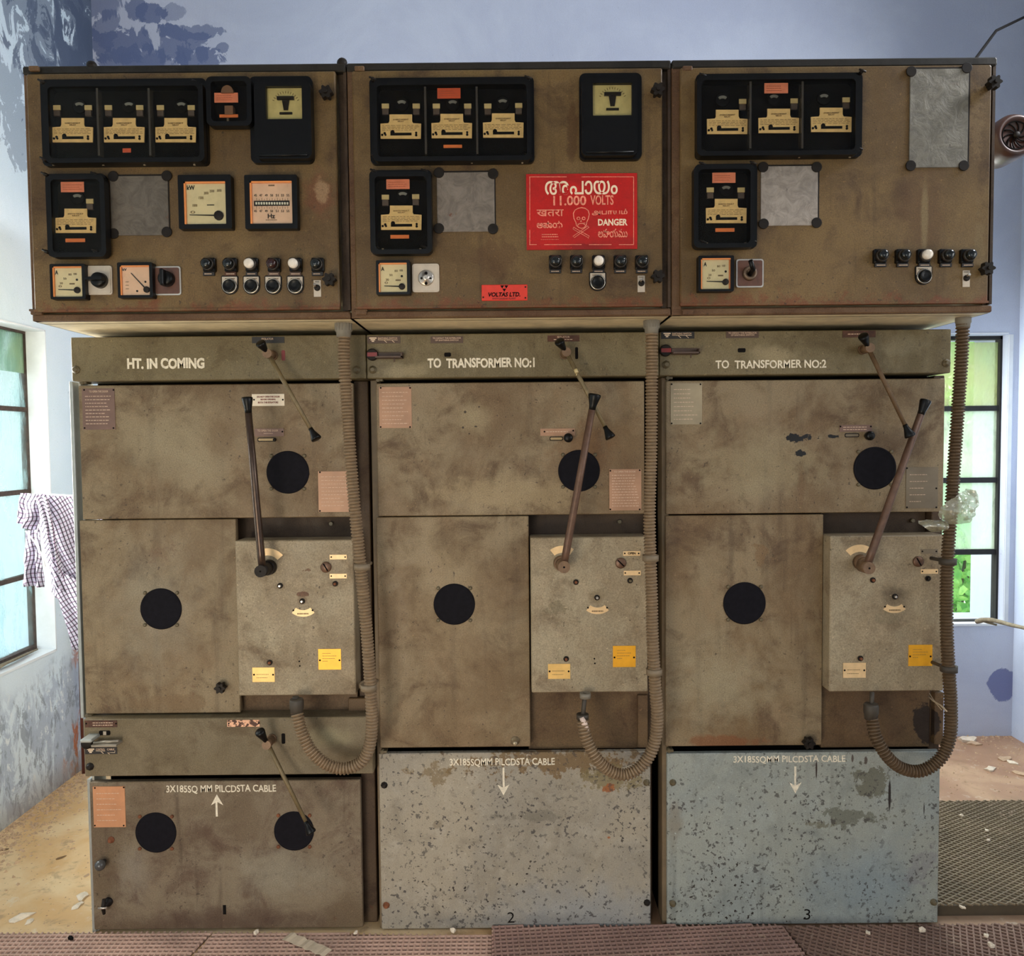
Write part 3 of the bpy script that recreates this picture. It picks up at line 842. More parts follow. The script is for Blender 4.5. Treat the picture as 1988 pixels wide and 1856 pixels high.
def wingnut(parent, px, py, Y):
    c = P(px, py, Y)
    mb = MB().cyl((c.x, Y, c.z), (c.x, Y - .012, c.z), .0045, seg=10)
    mb.cyl((c.x - .008, Y - .012, c.z + .004), (c.x + .008, Y - .013, c.z - .003), .0024, seg=8)
    return mb.build('wing_nut', DARK, parent)


def relay(parent, rect, win, dials, words, Y, label, pinks=(), tags=(), discs=(), studs=(), nuts=(), dividers=()):
    """glazed bakelite relay case"""
    x0, x1, z0, z1 = R(*rect, Y - .014)
    dep = .034
    win = (win[0] - 6, win[1] - 4, win[2] + 5, win[3] + 6)
    Yf = Y - dep
    mb = MB().ring(rrect(x0, x1, z0, z1, .012), rrect(*R(*win, Yf)[:2], *R(*win, Yf)[2:], .010), Y - .014, Y)
    # raised cover inside the flange
    cx0, cx1, cz0, cz1 = R(*win, Yf); e = .011
    mb.ring(rrect(cx0 - e, cx1 + e, cz0 - e, cz1 + e, .014), rrect(cx0, cx1, cz0, cz1, .010), Yf, Y - .010)
    case = mb.build('relay_case', BLACK, parent, label)
    MB().box(cx0 - .002, cx1 + .002, Y - .005, Y - .001, cz0 - .002, cz1 + .002).build('relay_backplate', BLACKIN, case)
    Yd = Y - .020
    for (a, b) in dials:
        dial(case, a, b, Yd); dial_words(case, a, b, Yd, words)
        c = P(a, b + 25, Yd)
        MB().box(c.x - .022, c.x + .022, Yd + .003, Y - .005, c.z - .014, c.z + .014).build('relay_movement', BLACKIN, case)
    for (a, b, c_, d_, mt) in pinks: slab('paper_label', (a, b, c_, d_), Yd - .004, .001, mt, case)
    for (a, b, c_, d_, mt) in pinks:
        if c_ - a > 40: lines('label_writing', (a + 4, b + 4, c_ - 4, d_ - 3), Yd - .004, plain('label_pencil', S(170, 90, 66), .7), case, 3, .7, .2, int(a))
    for (a, b) in tags:
        slab('contact_tag', (a - 7, b - 6, a + 7, b + 3), Yd + .004, .003, TAGC, case)
        slab('contact_post', (a - 6, b + 3, a + 6, b + 15), Yd + .007, .006, GREYTAB, case)
    for (a, b) in discs:
        c = P(a, b, Yd + .006); k = (Yd - CAM.y) / F
        MB().lathe(c, [(13 * k, .004), (13 * k, 0), (12 * k, -.001)], 24).build('induction_disc', BLACKIN, case)
        arc_plate('disc_rim', a, b + 6, Yd + .003, 8, 13, 50, 130, .002, DISC, case)
    for a in dividers:
        slab('divider', (a - 2, win[1] + 4, a + 2, win[3] - 4), Yf + .004, .02, plain('smoky_divider', S(60, 54, 46), .2), case)
    MB().prism(rrect(cx0 - .001, cx1 + .001, cz0 - .001, cz1 + .001, .009), Yf + .003, Yf + .005).build('glass', GLASSCOVER, case)
    for (a, b) in nuts: wingnut(case, a + (6 if a < (rect[0] + rect[2]) / 2 else -4), b + (4 if b < (rect[1] + rect[3]) / 2 else -2), Y - .014)
    for a in studs: slab('fixing_stud', (a - 1.8, rect[3] - 11, a + 1.8, rect[3]), Y - .018, .004, plain('worn_stud', S(150, 130, 104), .4, .5), case)
    return case


def meter(parent, outer, face, Y, label, unit, unit_rect, needle, pivot, facemat, big=False, bezel=True):
    d = .022; Yf = Y - d; x0, x1, z0, z1 = R(*outer, Yf)
    i0, i1, j0, j1 = R(*face, Yf)
    mb = MB().ring(rrect(x0, x1, z0, z1, .003, 2), rrect(i0, i1, j0, j1, .0015, 2), Yf, Y)
    body = mb.build('meter_case', BLACK, parent, label)
    Yd = Yf + .006
    MB().box(i0, i1, Yd, Yd + .004, j0, j1).build('meter_face', facemat, body)
    if bezel:
        e = .003 if not big else .004
        b = MB(); b.box(i0, i0 + e, Yf + .001, Yd, j0, j1); b.box(i0, i1, Yf + .001, Yd, j1 - e, j1); b.build('face_edge', BEZEL, body)
    if unit: text(unit, 'unit_lettering', unit_rect, Yd, INK, body, .02)
    if needle:
        a = P(*needle, Yd - .002); b = P(*pivot, Yd - .002); k = (Yd - CAM.y) / F
        nb = MB(); n_ = (a - b).cross(Vector((0, 1, 0))).normalized() * (1.2 * k)
        nb.add([b - n_, b + n_, a + n_ * .5, a - n_ * .5, b - n_ + Vector((0, .001, 0)), b + n_ + Vector((0, .001, 0)), a + n_ * .5 + Vector((0, .001, 0)), a - n_ * .5 + Vector((0, .001, 0))],
               [(0, 1, 2, 3), (7, 6, 5, 4), (0, 4, 5, 1), (1, 5, 6, 2), (2, 6, 7, 3), (3, 7, 4, 0)])
        nb.build('needle', INK, body)
        disc('needle_pivot', pivot[0], pivot[1], Yd - .004, 6 if not big else 9, .004, DARK, body, dome=.002)
    MB().box(i0, i1, Yf + .002, Yf + .0032, j0, j1).build('glass', glass_cover('meter_glass', (.97, .97, .94, 1), .08, .1, .06), body)
    return body, Yd


def pilot(parent, px, py, Y, cap, label, plate=None, word=True):
    """pilot lamp: square black base, round lens, small legend plate"""
    b = slab('pilot_lamp', (px - 12, py - 14, px + 12, py + 13), Y - .012, .012, BLACK, parent, .002, label)
    c = P(px, py, Y - .012); k = (Y - CAM.y) / F
    MB().lathe(c, [(11.5 * k, 0), (11.5 * k, -.010), (10.8 * k, -.012), (9.6 * k, -.012), (9.4 * k, -.006)], 24).build('lamp_ring', plain('dark_lamp_ring', S(58, 52, 46), .3, .3), b)
    MB().lathe(c + Vector((-.001, 0, 0)), [(9.3 * k, -.004), (9.3 * k, -.018), (8.4 * k, -.022), (5 * k, -.024), (2 * k, -.0245)], 24).build('lamp_lens', cap, b)
    slab('legend_plate', (px - 11, py + 14, px + 11, py + 21), Y - .006, .006, plate or BLACKPLATE, b)
    lines('legend', (px - 8, py + 16, px + 9, py + 19.5), Y - .006, ENGRAVE, b, 1, .8, .5, int(px))
    return b


def push(parent, px, py, Y, label):
    k = (Y - CAM.y) / F; c = P(px, py, Y)
    pts = []
    R_ = 15 * k
    poly = [(c.x + R_ * math.cos(a), c.z + R_ * math.sin(a)) for a in [PI + PI * i / 16 for i in range(17)]]
    poly += [(c.x + R_, c.z + 17 * k), (c.x + 13 * k, c.z + 19 * k), (c.x - 13 * k, c.z + 19 * k), (c.x - R_, c.z + 17 * k)]
    sh = MB().prism([(c.x + (x - c.x) * 1.08, c.z + (z - c.z) * 1.06) for x, z in poly], Y - .003, Y).build('push_button', BLACK, parent, label)
    poly2 = [(x, z) for x, z in poly if z > c.z + 2 * k] + [(c.x - R_, c.z + 3 * k), (c.x + R_, c.z + 3 * k)]
    MB().box(c.x - 14.5 * k, c.x + 14.5 * k, Y - .005, Y - .003, c.z + 2 * k, c.z + 18 * k, .001).build('legend_plate', PALEPLATE, sh)
    lines('legend', (px - 10, py - 17, px + 10, py - 13), Y - .005, FADEDINK, sh, 1, .8, .5, int(px))
    MB().lathe(c, [(14.5 * k, 0), (14.5 * k, -.007), (13.3 * k, -.009), (12 * k, -.007), (11.5 * k, -.004)], 28).build('button_ring', CHROME, sh)
    MB().lathe(c, [(11.3 * k, -.003), (11 * k, -.014), (9.6 * k, -.016), (8.6 * k, -.0145), (3 * k, -.014)], 24).build('button', BLACK, sh)
    return sh


def toggle(parent, px, py, Y, label):
    s_ = slab('toggle_switch', (px - 7, py - 16, px + 7, py + 16), Y - .002, .002, PALEPLATE, parent, 0, label)
    c = P(px, py - 1, Y - .002); k = (Y - CAM.y) / F
    MB().lathe(c, [(6 * k, 0), (6 * k, -.003), (4.5 * k, -.005), (3 * k, -.005)], 12).build('collar', DARK, s_)
    MB().tube([c, c + Vector((-.003, -.012, .004)), c + Vector((-.002, -.018, .006))], [.0022, .0026, .0035], 8).build('toggle_lever', CHROME, s_)
    lines('legend', (px - 5, py - 14, px + 5, py - 12), Y - .002, INK, s_, 1, .9, .5, 3)
    return s_


def blank(parent, rect, Y, mat, notches, label=None):
    p_ = slab('blanking_plate', rect, Y - .003, .003, mat, parent, .001, label)
    for (a, b) in notches:
        disc('corner_hole', a, b, Y - .005, 10, .003, DARK, p_, seg=14)
    ed = MB(); x0, x1, z0, z1 = R(*rect, Y - .001)
    ed.box(x0 - .003, x1 + .003, Y - .0012, Y - .0002, z1, z1 + .003); ed.box(x1, x1 + .003, Y - .0012, Y - .0002, z0, z1)
    ed.build('cutout_edge', DARK, p_)
    return p_


# ---------------------------------------------------------------- upper instrument cabinets
XBe = [P(53, 370, -.165).x, P(677, 370, -.165).x, P(1303, 365, -.165).x, P(1931, 358, -.165).x]
BLAB = ['left instrument cabinet above the incoming unit, with kilowatt and frequency meters',
        'middle instrument cabinet above transformer unit one, carrying the red danger sign',
        'right instrument cabinet above transformer unit two, with a tall grey blanking sheet']
doorpx = [(58, 655), (687, 1286), (1321, 1922)]
BOX = []
for i in range(3):
    x0, x1 = XBe[i] + .0012, XBe[i + 1] - .0012
    rt_ = root('instrument_cabinet', ((x0 + x1) / 2, .2, zBb), BLAB[i], 'instrument cabinet', 'instrument cabinets along the top of the switchgear')
    BOX.append(rt_)
    dx0, dx1 = P(doorpx[i][0], 365, YBX).x, P(doorpx[i][1], 365, YBX).x
    dz1, dz0 = P(995, 134, YBX).z, P(995, 597, YBX).z
    h = MB()
    h.box(x0, x1, -.150, .70, zBb, zBb + .0025); h.box(x0, x1, -.150, .70, zBt - .003, zBt); h.box(x0, x0 + .003, -.150, .70, zBb, zBt); h.box(x1 - .003, x1, -.150, .70, zBb, zBt)
    h.box(x0, x1, .69, .70, zBb, zBt); h.box(x0, x1, -.12, -.115, zBb, zBt)
    h.build('housing', plain('pale_olive_housing', S(222, 204, 166), .55, 0, .2, 14), rt_)
    f_ = MB()
    f_.box(x0, dx0 + .006, -.166, -.150, zBb, zBt, .002)
    f_.box(x0, x1, -.1665, -.150, zBb, dz0 - .003, .003)
    f_.build('frame_rim', PRIM, rt_)
    MB().box(dx1 + .002, x1, -.152, -.149, dz0, zBt - .002).box(x1 - .007, x1, -.164, -.149, dz0, zBt).build('side_channel', PCHAN, rt_)
    MB().box(x0, x1, -.170, -.150, dz1 + .003, zBt, .003).build('top_lip', PLIP, rt_)
    d_ = MB().box(dx0, dx1, YBX, -.1661, dz0, dz1, .003); d_.box(dx0, dx1, YBX - .003, YBX, dz0, dz0 + .005)
    d_.build('door', PBOX, rt_)
    hg = MB(); q = P(doorpx[i][0] + 14, 606, -.17)
    hg.box(q.x - .014, q.x + .014, -.176, -.166, q.z - .007, q.z + .006, .002); hg.cyl((q.x - .016, -.174, q.z + .004), (q.x + .016, -.174, q.z + .004), .003, seg=8)
    hg.build('hinge', PRIM, rt_)
    q = P(doorpx[i][0] + 12, 138, -.17)
    hg = MB(); hg.box(q.x - .012, q.x + .012, -.182, -.174, q.z - .004, q.z + .008, .002); hg.build('hinge', PRIM, rt_)

A, B, C = BOX
D = [(637, 187), (643, 546), (1274, 182), (1274, 540), (1920, 168), (1907, 525)]
for k, (a, b) in enumerate(D): star_knob(BOX[k // 2], a, b, YBX, 13)
# blobs of sealing putty on the top edges of the joints
for (px, par) in ((664, A), (1316, C), (178, A), (1925, C)):
    q = P(px, 122 if px > 300 else 128, -.16)
    if px in (1316, 1925): continue
    MB().lathe(q, [(.002, .012), (.011, .008), (.013, 0), (.009, -.008), (.002, -.011)], 12).build('top_bolt', DARK, par)

# --- cabinet A instruments
Y = YBX
OC, EF = 'OVERCURRENT\nRELAY', 'EARTH FAULT\nRELAY'
relay(A, (80, 153, 402, 321), (100, 171, 381, 300), ((141, 229), (241, 229), (341, 229)), OC, Y, 'wide black three element relay case, its upper label missing',
      ((238, 288, 254, 296, REDORANGE),), ((110, 210), (171, 210), (210, 210), (271, 210), (311, 210), (371, 210)), ((154, 206), (250, 206), (352, 206)),
      (103, 200, 280, 377), ((80, 158), (387, 159), (84, 314), (392, 313)), (190, 290))
relay(A, (90, 337, 207, 498), (106, 352, 190, 484), ((147, 405),), EF, Y, 'small black single relay case with salmon label',
      ((118, 353, 163, 373, PINK), (127, 463, 165, 470, ORANGE)), ((174, 392),), ((150, 384),), (183,), ((86, 337), (192, 337), (88, 492), (194, 492)))
relay(A, (408, 153, 482, 240), (415, 161, 474, 229), (), '', Y, 'small square auxiliary relay case', ((416, 180, 462, 199, PINK), (426, 222, 462, 228, ORANGE)), (), (), (442,), ())
ax_ = [o for o in A.children if o.name.startswith('relay_case')][-1]
c = P(441, 180, Y - .028)
MB().prism([(c.x + .025 * math.cos(a) * .5 * 1.2, c.z + .018 * math.sin(a)) for a in [PI * i / 12 for i in range(13)]], Y - .028, Y - .006).build('relay_coil_cap', plain('tan_coil_cap', S(120, 84, 60), .5), ax_)
slab('relay_contact', (436, 205, 452, 222), Y - .026, .018, plain('tan_coil_cap', None), ax_)


def tall_meter(parent, outer, win, px, py, label):
    x0, x1, z0, z1 = R(*outer, Y); Yf = Y - .034
    mb = MB().prism(rrect(x0, x1, z0, z1, .014), Y - .014, Y)
    a0, a1, b0, b1 = R(outer[0] + 5, outer[1] + 4, outer[2] - 6, outer[3] - 12, Yf)
    i0, i1, j0, j1 = R(*win, Yf)
    mb.ring(rrect(a0, a1, b0, b1, .014), rrect(i0, i1, j0, j1, .002), Yf, Y - .012)
    cs = mb.build('long_scale_meter', BLACK, parent, label)
    MB().box(i0, i1, Yf + .012, Yf + .016, j0, j1).build('meter_face', plain('aged_yellow_face', S(206, 190, 132), .5, 0, .14, 40), cs)
    k = (Yf - CAM.y) / F; c = P(px, py, Yf + .012)
    mb = MB(); mb.box(c.x - 16 * k, c.x + 16 * k, Yf + .006, Yf + .012, c.z + 7 * k, c.z + 13 * k)
    mb.add([(c.x - 7 * k, Yf + .009, c.z + 7 * k), (c.x + 7 * k, Yf + .009, c.z + 7 * k), (c.x + 4 * k, Yf + .009, c.z - 12 * k), (c.x - 4 * k, Yf + .009, c.z - 12 * k),
            (c.x - 7 * k, Yf + .012, c.z + 7 * k), (c.x + 7 * k, Yf + .012, c.z + 7 * k), (c.x + 4 * k, Yf + .012, c.z - 12 * k), (c.x - 4 * k, Yf + .012, c.z - 12 * k)],
           [(0, 1, 2, 3), (0, 4, 5, 1), (1, 5, 6, 2), (2, 6, 7, 3), (3, 7, 4, 0)])
    mb.box(c.x - 12 * k, c.x + 12 * k, Yf + .009, Yf + .012, c.z - 20 * k, c.z - 16 * k)
    mb.build('meter_movement', DARK, cs)
    sc = MB()
    for i in range(13):
        a = math.radians(25 + 130 * i / 12); r0_, r1_ = 24 * k, 28 * k
        p0 = Vector((c.x + r0_ * math.cos(a), Yf + .0115, c.z - 4 * k + r0_ * math.sin(a))); p1 = Vector((c.x + r1_ * math.cos(a), Yf + .0115, c.z - 4 * k + r1_ * math.sin(a)))
        sc.tube([p0, p1], .5 * k, 4)
    sc.build('scale_marks', FADEDINK, cs)
    MB().box(i0, i1, Yf + .002, Yf + .004, j0, j1).build('glass', GLASSCOVER, cs)
    lb = MB(); lb.tube([(a0 + .01, Yf - .001, b0 + .008), (a1 - .01, Yf - .001, b0 + .008)], .003, 8); lb.build('lower_lip', BLACK, cs)
    return cs


tall_meter(A, (489, 153, 610, 320), (516, 167, 586, 231), 555, 202, 'tall black meter case at the top right of the left door')
tall_meter(B, (1124, 147, 1244, 314), (1151, 161, 1227, 224), 1189, 194, 'tall black meter case at the top right of the middle door')
blank(A, (214, 341, 327, 457), Y, G1, ((219, 342), (323, 341), (220, 453), (323, 450)), 'square dull grey blanking sheet')
b_, yd = meter(A, (346, 339, 449, 444), (357, 352, 438, 435), Y, 'large kilowatt meter', 'kW', (363, 360, 378, 369), (368, 417), (424, 418), FACE, True)
sc = MB()
for i, (nm, px, py) in enumerate((('0', 374, 412), ('1000', 378, 399), ('1500', 390, 384), ('2000', 400, 375), ('2500', 411, 371), ('3000', 425, 370))):
    text(nm, 'scale_number', (px - 4, py - 2.5, px + 5, py + 2.5), yd, FADEDINK, b_)
lines('scale_marks', (402, 396, 416, 400), yd, INK, b_, 1, 1, .5, 4)
b_, yd = meter(A, (475, 339, 577, 444), (485, 351, 567, 434), Y, 'frequency meter with a row of white reeds', 'Hz', (520, 415, 534, 424), None, None, FACEPINK, True)
slab('reed_window', (493, 389.5, 562, 399.5), yd - .001, .001, INK, b_)
mb = MB()
for i in range(13):
    x0, x1, z0, z1 = R(496 + 5.05 * i, 392.5, 499.2 + 5.05 * i, 397, yd - .002); mb.box(x0, x1, yd - .0025, yd - .001, z0, z1)
mb.build('reed_row', plain('white_reeds', S(240, 236, 220), .5), b_)
tk = MB()
for i in range(13):
    for (a, b) in ((384, 389), (400, 405)):
        x0, x1, z0, z1 = R(497.6 + 5.05 * i, a if i % 2 == 0 else a + 2, 498.2 + 5.05 * i, b, yd - .001); tk.box(x0, x1, yd - .0006, yd, z0, z1)
tk.build('scale_marks', FADEDINK, b_)
for i, s_ in enumerate(('45', '47', '49', '50', '51', '53', '55')):
    px = 496 + i * 10.5
    text(s_, 'scale_number', (px - 2.6, 377, px + 2.6, 381.5), yd, INK, b_); text(s_, 'scale_number', (px - 2.6, 407.5, px + 2.6, 412), yd, INK, b_)
lines('maker_line', (516, 426, 538, 428), yd, FADEDINK, b_, 1, 1, .6, 9); lines('maker_line', (521, 358, 533, 362), yd, FADEDINK, b_, 1, 1, .7, 9)


def ammeter(par, x, y, w_, label, orange):
    b_, yd = meter(par, (x, y, x + w_, y + w_ * 1.01), (x + 5, y + 5, x + w_ - 6, y + w_ - 4), Y, label, 'A', (x + 10, y + 13, x + 16, y + 21), (x + 16, y + 50), (x + w_ - 16, y + 51), FACE)
    if orange:
        q = R(x + w_ - 10, y + 5, x + w_ - 6, y + w_ - 4, yd - .001); MB().box(q[0], q[1], yd - .001, yd, q[2], q[3]).build('face_edge', BEZEL, b_)
    for (nm, px, py) in (('0', 20, 44), ('20', 22, 38), ('50', 29, 29), ('80', 39, 21), ('100', 49, 20)):
        text(nm, 'scale_number', (x + px - 3, y + py - 2, x + px + 3, y + py + 2), yd, FADEDINK, b_)
    lines('scale_marks', (x + 38, y + 37, x + 48, y + 41), yd, FADEDINK, b_, 1, 1, .7, 5)
    disc('zero_screw', x + w_ - 16, y + 31, yd - .001, 2.2, .001, INK, b_)
    return b_


ammeter(A, 97, 512, 68, 'small square ammeter at the left of the bottom row', False)
ammeter(B, 730, 505, 66, 'small square ammeter under the single relay', False)
ammeter(C, 1356, 496, 69, 'small square ammeter with a bright orange edge', True)
b_, yd = meter(A, (228, 509, 296, 578), (233, 515, 290, 573), Y, 'small pinkish orange kilovolt meter with slanting needle', 'kV', (238, 521, 246, 526), (254, 530), (284, 562), FACEPINK)
for (a, b) in ((282, 547), (266, 565)): disc('face_screw', a, b, yd - .001, 2, .001, INK, b_)
lines('scale_marks', (244, 544, 250, 564), yd, FADEDINK, b_, 3, 1, .15, 5)


def plate_switch(par, rect, mat, rim, label):
    x0, x1, z0, z1 = R(*rect, Y)
    s_ = MB().prism(rrect(x0, x1, z0, z1, .006, 3), Y - .006, Y).build('selector_switch', rim, par, label)
    e = .0035
    MB().prism(rrect(x0 + e, x1 - e, z0 + e, z1 - e, .004, 3), Y - .0075, Y - .006).build('switch_plate', mat, s_)
    return s_


s_ = plate_switch(A, (169, 517, 220, 573), PALEPLATE, PALEPLATE, 'pale plate selector switch with horizontal black knob')
c = P(195, 545, Y - .0075); k = (Y - CAM.y) / F
MB().lathe(c, [(15 * k, 0), (14 * k, -.014), (11 * k, -.018), (4 * k, -.018)], 24).box(c.x - 18 * k, c.x + 15 * k, c.y - .032, c.y - .014, c.z - 3 * k, c.z + 3 * k, .002).build('selector_knob', BLACK, s_)
s_ = plate_switch(A, (301, 518, 353, 574), BROWNPLATE, SILVER, 'brown plate selector switch with upright black knob')
c = P(325, 542, Y - .0075)
MB().lathe(c, [(15 * k, 0), (14 * k, -.014), (11 * k, -.018), (4 * k, -.018)], 24).box(c.x - 4 * k, c.x + 3 * k, c.y - .034, c.y - .014, c.z - 16 * k, c.z + 15 * k, .002).build('selector_knob', BLACK, s_)
s_ = plate_switch(B, (801, 513, 853, 568), PALEPLATE, PALEPLATE, 'pale plate switch with bare silver centre and no knob')
c = P(827, 540, Y - .0075)
h_ = MB().lathe(c, [(15 * k, 0), (15 * k, -.004), (13.5 * k, -.006), (6 * k, -.006), (5.5 * k, -.009), (3 * k, -.009)], 28).build('selector_hub', SILVER, s_)
for (a, b, r) in ((827, 530, 3), (827, 550, 3), (818, 540, 2), (836, 540, 2), (827, 540, 3.2)): disc('screw_hole', a, b, Y - .0165, r, .002, INK, s_, seg=10)
s_ = plate_switch(C, (1428, 504, 1481, 559), BROWNPLATE, SILVER, 'brown plate key switch with its handle pointing up')
c = P(1455, 531, Y - .0075)
MB().lathe(c, [(14 * k, 0), (13 * k, -.008), (11 * k, -.010), (8 * k, -.010), (7 * k, -.004), (4 * k, -.004)], 24).build('switch_collar', plain('brown_collar', S(110, 90, 72), .4, .4), s_)
MB().tube([c + Vector((0, -.004, -.002)), c + Vector((0, -.030, .004)), P(1457, 506, Y - .05), ], [.006, .006, .0055], 10).build('switch_handle', BLACK, s_)

ORD = ('first', 'second', 'third', 'fourth', 'fifth', 'sixth')
for i, (px, cap) in enumerate(((405, LAMPBLACK), (447, LAMPBLACK), (488, LAMPCLEAR), (531, LAMPRED), (573, LAMPCLEAR), (616, LAMPBLACK))):
    pilot(A, px, 514, Y, cap, None, RUSTYNAME if px == 447 else (BROWNNAME if px in (531, 573) else None))
for px in (1078, 1119, 1162, 1204, 1246): pilot(B, px, 509, Y, LAMPCLEAR if px == 1162 else LAMPBLACK, None)
for px in (1710, 1753, 1795, 1837, 1879): pilot(C, px, 497, Y, LAMPCLEAR if px == 1795 else LAMPBLACK, None)
for px in (447, 489, 531, 574): push(A, px, 556, Y, None)
push(B, 1160, 549, Y, None); push(C, 1792, 537, Y, None)
toggle(A, 616, 560, Y, None); toggle(B, 1245, 551, Y, None); toggle(C, 1876, 541, Y, None)

# --- cabinet B
relay(B, (718, 150, 1037, 317), (738, 168, 1018, 297), ((778, 222), (877, 221), (977, 220)), OC, Y, 'wide three element relay case with one orange red label',
      ((849, 171, 894, 191, REDORANGE), (861, 281, 897, 287, ORANGE)), ((748, 207), (808, 207), (847, 207), (908, 207), (947, 207), (1007, 206)), ((780, 202), (879, 202), (976, 200)),
      (740, 837, 916, 1014), ((719, 153), (1029, 151), (722, 309), (1029, 308)), (826, 926))
relay(B, (718, 330, 839, 493), (734, 346, 824, 478), ((779, 399),), EF, Y, 'single relay case with salmon label, middle door',
      ((750, 348, 795, 367, PINK), (758, 456, 794, 463, ORANGE)), ((748, 384), (807, 383)), ((782, 380),), (743, 816), ((721, 331), (829, 331), (725, 484), (829, 484)))
blank(B, (848, 334, 960, 450), Y, G2, ((852, 335), (957, 337), (852, 443), (957, 444)), 'scratched grey blanking sheet with a rust patch')
# danger sign
sg = slab('danger_sign', (1022, 337, 1237, 484), Y - .004, .004, paint('red_enamel_sign', S(190, 28, 20), S(172, 22, 17), S(150, 22, 16), .1, .25, .1, .4,
          (st(1110, 366, 26, 20, Y, 1.2, .4, S(208, 24, 18), .8), st(1133, 480, 60, 8, Y, 1.4, .3, S(96, 24, 16), .5)), .04, 41., .1), B, 0, 'red enamelled danger sign with white lettering')
Ys = Y - .004
bd = MB()
rnd = random.Random(3)
for (x0, y0, x1, y1) in ((1028, 343.5, 1231, 343.5), (1028, 475, 1231, 475), (1028.5, 343.5, 1028.5, 475), (1230, 343.5, 1230, 475)):
    n = 14
    for i in range(n):
        if rnd.random() < .16: continue
        a = (x0 + (x1 - x0) * i / n, y0 + (y1 - y0) * i / n); b = (x0 + (x1 - x0) * (i + .93) / n, y0 + (y1 - y0) * (i + .93) / n)
        q = R(a[0] - .55, a[1] - .55, b[0] + .55, b[1] + .55, Ys); bd.box(q[0], q[1], Ys - .0008, Ys, q[2], q[3])
bd.build('border_line', SIGNPINK, sg)
text('അപായം', 'lettering', (1058, 351, 1199, 378), Ys, SIGNWHITE, sg, .012)
text('11.000', 'lettering', (1074, 380, 1138, 399), Ys, SIGNPINK, sg, .02)
text('VOLTS', 'lettering', (1146, 379, 1191, 398), Ys, SIGNPINK, sg, .02)
text('खतरा', 'lettering', (1042, 407, 1094, 420), Ys, SIGNPINK, sg, .008)
text('ಅಪಾಯ', 'lettering', (1042, 429, 1092, 443), Ys, SIGNPINK, sg, .02)
text('அபாயம்', 'lettering', (1149, 406, 1218, 418), Ys, SIGNPINK, sg, .014)
text('DANGER', 'lettering', (1161, 425, 1218, 438), Ys, SIGNWHITE, sg, .03)
text('అపాయము', 'lettering', (1161, 444, 1218, 461), Ys, SIGNPINK, sg, .01)
lines('maker_line', (1052, 453, 1084, 462), Ys, SIGNPINK, sg, 2, .9, .35, 4); lines('maker_line', (1050, 464, 1087, 466), Ys, SIGNPINK, sg, 1, .9, .3, 7)
sk = MB(); k = (Ys - CAM.y) / F


def sline(pts, r=.9):
    sk.tube([P(a, b, Ys) for a, b in pts], r * k, 5)


cx, cy = 1128.5, 417
sline([(1118, 432), (1114, 424), (1113, 414), (1116, 408), (1122, 404.5), (1129, 403), (1136, 404.5), (1142, 409), (1144, 416), (1142, 425), (1139, 431)])
sline([(1118, 432), (1119, 438), (1124, 442), (1129, 443.5), (1134, 442), (1138, 437), (1139, 431)])
sline([(1121, 438), (1125, 434), (1132, 434), (1136, 437)]); sline([(1121, 435), (1136, 433)], .7)
for ex in (1123, 1133): sline([(ex + 3 * math.cos(a), 424 + 2.6 * math.sin(a)) for a in [2 * PI * i / 10 for i in range(11)]], .8)
sline([(1127, 431), (1128, 427), (1129, 431)], 1.1)
for (a, b) in (((1113, 443), (1143, 460)), ((1142, 440), (1114, 460))):
    dx, dy = b[0] - a[0], b[1] - a[1]; L = math.hypot(dx, dy); nx, ny = -dy / L * 1.8, dx / L * 1.8
    sline([(a[0] + nx, a[1] + ny), (b[0] + nx, b[1] + ny), (b[0] + 2 * nx * .9, b[1] + 2 * ny * .9 + 1), (b[0] - nx, b[1] - ny), (a[0] - nx, a[1] - ny), (a[0] - 2 * nx * .8, a[1] - 2 * ny * .8), (a[0] + nx, a[1] + ny)], .6)
sk.build('skull_emblem', SIGNPINK, sg)
# maker plate
mp = slab('maker_plate', (935, 552.5, 1024, 583.5), Y - .0025, .0025, plain('orange_red_enamel', S(214, 52, 30), .4, 0, .08, 60), B, .001, 'small red maker plate with black lettering')
Yp = Y - .0025
text('VOLTAS LTD.', 'lettering', (948, 567.5, 1010, 576), Yp, INK, mp, .03, .2)
text('SWITCHGEAR PLANT', 'lettering', (956, 578, 1002, 581.5), Yp, plain('dark_red_ink', S(120, 26, 16), .6), mp, .01)
tr = MB(); k = (Yp - CAM.y) / F; q = P(979, 560, Yp)
for (dx, dz) in ((-4, 3.2), (4, 3.2), (0, -3)):
    tr.prism([(q.x + (dx - 3.6) * k, q.z + (dz + 2.4) * k), (q.x + dx * k, q.z + (dz - 3.2) * k), (q.x + (dx + 3.6) * k, q.z + (dz + 2.4) * k)][::1], Yp - .0008, Yp)
tr.build('triangle_emblem', INK, mp)
screws(mp, Yp, ((1020, 557), (938, 577), (1020, 578)), 1.6)

